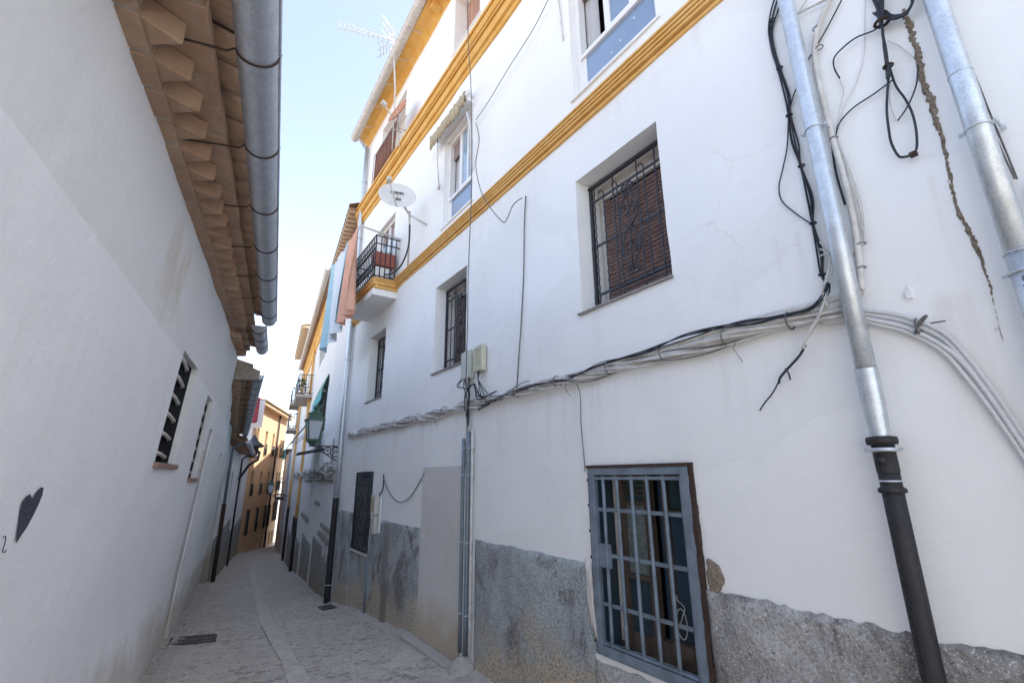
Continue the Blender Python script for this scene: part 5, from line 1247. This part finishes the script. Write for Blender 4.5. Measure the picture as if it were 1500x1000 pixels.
# dark box lamp cluster
def far_pt(x, y, dist):
    d = fw + (x-750)/F_PX*RT - (y-500)/F_PX*UP; return d/sqrt(d.x**2+d.y**2)*dist
# ochre house
P1 = far_pt(361, 700, 35.5); P2 = far_pt(411, 700, 45.5)
hO = atan2(P2.x-P1.x, P2.y-P1.y); O, so0 = frame_from(Vector((P1.x, P1.y, 0)), hO, -1); so1 = so0+(Vector((P2.x-P1.x, P2.y-P1.y, 0))).length
oh = thing('ochre_house', O.P((so0+so1)/2, -5, 0), "tall ochre house with four rows of windows at the bend of the lane", 'house')
zTop = 4.75
hs = []; T = so1-so0
for u in (.13, .36, .58, .71):
    s = so0+T*u; hs += [(s-.32, s+.32, .25, 2.35+1.1 if u < .5 else 3.0, .25)][:0]
    hs.append((s-.32, s+.32, 1.55, 3.25, .25)); hs.append((s-.32, s+.32, -1.15, .45, .25)); hs.append((s-.34, s+.34, -3.55, -1.95, .25)); 
for u in (.45, .6, .72, .84, .93): s = so0+T*u; hs.append((s-.28, s+.28, -5.0, -4.05, .25))
for u in (.86, .94): s = so0+T*u; hs.append((s-.28, s+.28, 1.55, 3.0, .25)); hs.append((s-.28, s+.28, -3.3, -1.9, .25)); hs.append((s-.28, s+.28, -1.0, .4, .25))
m = grid_wall(O, so0, so1, zTop, -6.2, hs, .6, .01)
for s in (so0, so1): m.quad(O.P(s, -6.2, 0), O.P(s, zTop, 0), O.P(s, zTop, -6), O.P(s, -6.2, -6))
m.build('wall', 'orange', oh)
for h in hs:
    m = MB(); m.box(O, h[0], h[1], h[2], h[3], -.25, -.2); wv = m.build('window', 'dark_glass', oh)
    if h[2] > -4:
        m = MB()
        for k in range(5): m.tube([O.P(h[0]+.06+k*.13, h[2], .08), O.P(h[0]+.06+k*.13, h[2]+(.75 if h[2] > -1.5 else 1.55), .08)], .02, 4)
        m.tube([O.P(h[0], h[2]+.75, .08), O.P(h[1], h[2]+.75, .08)], .025, 4); m.tube([O.P(h[0], h[2]+.05, .08), O.P(h[1], h[2]+.05, .08)], .03, 4); m.build('railing', 'iron', wv)
m = MB(); tile_sheet(m, O, so0-.1, so1+.2, zTop+.22, .55, zTop+1.9, -6, .3, .08, 6); m.hexa([O.P(s, z, o) for o in (-.1, .42) for z in (zTop, zTop+.16) for s in (so0, so1+.1)]); m.build('roof', 'tile_pale', oh)
m = MB(); m.hexa([O.P(s, z, o) for o in (-6, .50) for z in (zTop-1.6, zTop+.2) for s in (so0-.12, so0-.02)]); m.add([O.P(so0-.07, -6, 0), O.P(so0-.07, zTop, 0), O.P(so0-.07, zTop+1.9, -6), O.P(so0-.07, -6, -6)], [(0, 1, 2, 3)]); m.build('gable_wall', 'white_far', oh)
m = MB(); m.tube([O.P(so0+T*.66, -6, .12), O.P(so0+T*.66, zTop, .12)], .07, 6); m.build('downpipe', 'castiron', oh)
m = MB(); c = far_pt(368.5, 600, 34.6); ux = Vector((P2.y-P1.y, -(P2.x-P1.x), 0)).normalized()
m.cbox(c, ux*.42, Vector((ux.y, -ux.x, 0))*.15, Vector((0, 0, .82)))
tag(m.build('covered_unit', 'red_cloth', None, base=c-Vector((0, 0, .82)), bevel=.12), "dark red covered box mounted on the white gable of the ochre house", 'covered box')
# cluttered balcony below the gable
bcx = far_pt(371, 655, 27)
jb = thing('iron_wall_lamp', bcx, "dark iron lamp and bracket jutting out under the cluttered gable on the left", 'lamp')
m = MB(); X = Q.out*-1.
m.lathe(bcx, [(.04, .6), (.10, .5), (.22, .3), (.48, .1), (.50, .05), (.4, .0), (.0, -.02)], n=10); m.build('shade', 'iron', jb)
m = MB(); e = far_pt(358, 690, 27); m.tube([bcx, bcx+Vector((.35, 0, -.25)), bcx+Vector((.3, 0, -.6)), bcx+Vector((-.1, 0, -.85)), bcx+Vector((-.5, 0, -1.5))], .06, 6); m.build('bracket', 'iron', jb)
# far sunlit houses at the end
def far_house(x0, x1, ytop, ybot, dist, mat, rmat, name, label, depth=5, rise=1.2, wins=()):
    a = far_pt(x0, ytop, dist); b = far_pt(x1, ytop, dist); zt = a.z; zb = -9
    u = Vector((b.x-a.x, b.y-a.y, 0)); ul = u.length; u.normalize(); v = Vector((-u.y, u.x, 0))
    if v.y < 0: v = -v
    class FF:
        def P(f, s, z, o): q_ = Vector((a.x, a.y, 0))+u*s-v*o; q_.z = z; return q_
    F = FF(); t = thing(name, F.P(ul/2, -6, 0), label, 'house')
    m = MB(); m.box(F, 0, ul, zb, zt, -depth, 0); m.build('wall', mat, t)
    m = MB(); tile_sheet(m, F, -.2, ul+.2, zt+.06, .35, zt+rise, -depth, .32, .09, 6); m.build('roof', rmat, t)
    for (ws, wz) in wins:
        m = MB(); m.box(F, ul*ws-.35, ul*ws+.35, zt-wz-1.2, zt-wz, .0, .03); m.build('window', 'dark_glass', t)
    return t
far_house(396, 450, 671, 700, 78, 'cream', 'tile_pale', 'cream_house', "cream house with pale tiled roof, highest and farthest at the end of the lane", 8, 1.6)
far_house(412, 460, 727, 745, 60, 'cream', 'tile_pale', 'tiled_house', "sunlit house with broad bleached tiled roof below the farthest one", 8, 3.6, ((.3, .8),))
far_house(395, 416, 698, 745, 54, 'white_far', 'tile_pale', 'small_white_house', "small bright white house beside the end of the ochre house", 4, .6)
def fillet(F, s0, s1, parent, o=.03, w_=.10, h_=.07, zo=0., step=.12, off=None):
    n = int((s1-s0)/step); m = MB()
    for i in range(n+1):
        s = s0+(s1-s0)*i/n; e = off(s) if off else 0
        ww = w_*(.6+.9*abs(nz((s*1.3, 3, 1), 1.)))+.02; hh = h_*(.5+1.1*abs(nz((s*1.9, 9, 1), 1.)))
        for o_, z_ in ((-.02, hh), (o*.6, hh*.75), (o+ww*.4, hh*.22), (o+ww, .004), (o+ww+.02, -.03)):
            p = F.P(s, 0, e+o_); p.z = gz(p)+z_+.006*nz(p, 14.); m.v.append(p)
    for i in range(n):
        for k in range(4): m.f.append((i*5+k, i*5+k+1, i*5+5+k+1, i*5+5+k)); m.sm.append(True)
    m.ch.append((0, 0)); return m.build('cement_fillet', 'concrete', parent)
fillet(R, 5.45, 8.7, bld); fillet(R, -1.0, 4.0, bld); fillet(L, 2.0, 8.3, l1, off=lambda s: lflare(s, gz(L.P(s, 0, 0))+.02)+.0, h_=.03, w_=.05)
fillet(Q, 9.4, 26, r2, step=.3); fillet(B, sb, sE, l2, step=.3, h_=.05)
# ------------------------------------------------------------------ grates in the street
def grate(cpx, name, label, nb, mat='grate'):
    P = [on_ground(*q_) for q_ in cpx]      # near-left, near-right, far-right, far-left
    t = thing(name, P[0], label, 'drain grate'); m = MB(); Z = Vector((0, 0, 1))
    def bl(a, b, wv): 
        m.hexa([a, b, a+wv, b+wv, a+Z*.015, b+Z*.015, a+wv+Z*.015, b+wv+Z*.015])
    du = P[1]-P[0]; dv = P[3]-P[0]
    for k in range(nb+1): 
        a = P[0]+du*(k/(nb+.5)); bl(a, a+dv, du*(.5/(nb+.5)))
    bl(P[0], P[1], dv*.1); bl(P[0]+dv*.9, P[1]+dv*.9, dv*.1); bl(P[0]+dv*.45, P[1]+dv*.45, dv*.08); m.build('bars', mat, t)
    m = MB(); m.quad(*[p+Z*.004 for p in P]); m.build('pit_shade', 'dark', t)  # flat near-black sheet painting the shade below the bars
grate([(246, 946), (316, 939), (318, 929), (250, 935)], 'street_grate', "long rusty drain grate by the left wall", 22)
grate([(473, 894), (493, 890), (487, 886), (465, 889)], 'drain_cover', "small dark drain cover by the far corner of the white house", 6)
# cement strip
m = MB(); m.add(vs_ := [v for v in []], []) if False else None
n = len(ctr); m = MB(); V = []
for i, p in enumerate(interp(ctr, 6)):
    wv = .075+.02*nz(p, 2.); 
    for sg in (-1, 1): q_ = p+G2.n*wv*sg; q_.z = gz(q_)+.007; V.append(q_)
m.add(V, [(2*i, 2*i+1, 2*i+3, 2*i+2) for i in range(len(V)//2-1)], True)
m.build('cement_strip', 'smooth_strip', None, base=ctr[2], kind='structure')

# ------------------------------------------------------------------ repeats share a group
GROUPS = {'drainpipe': 'downpipes fixed to the house fronts', 'junction box': 'junction boxes on the right hand walls', 'cloth': 'cloths hung out beside the balcony',
          'satellite dish': 'satellite dishes on the white house', 'graffiti': 'graffiti on the left wall', 'lantern': 'green iron lanterns on the right side', 'awning': 'awnings on the right side',
          'cables': 'cable bundles on the right hand walls', 'cable': 'single loose cables on the white house', 'house': 'houses along the lane', 'drain grate': 'drain grates in the lane'}
for o in bpy.data.objects:
    if 'category' in o and o['category'] in GROUPS and 'group' not in o: o['group'] = GROUPS[o['category']]
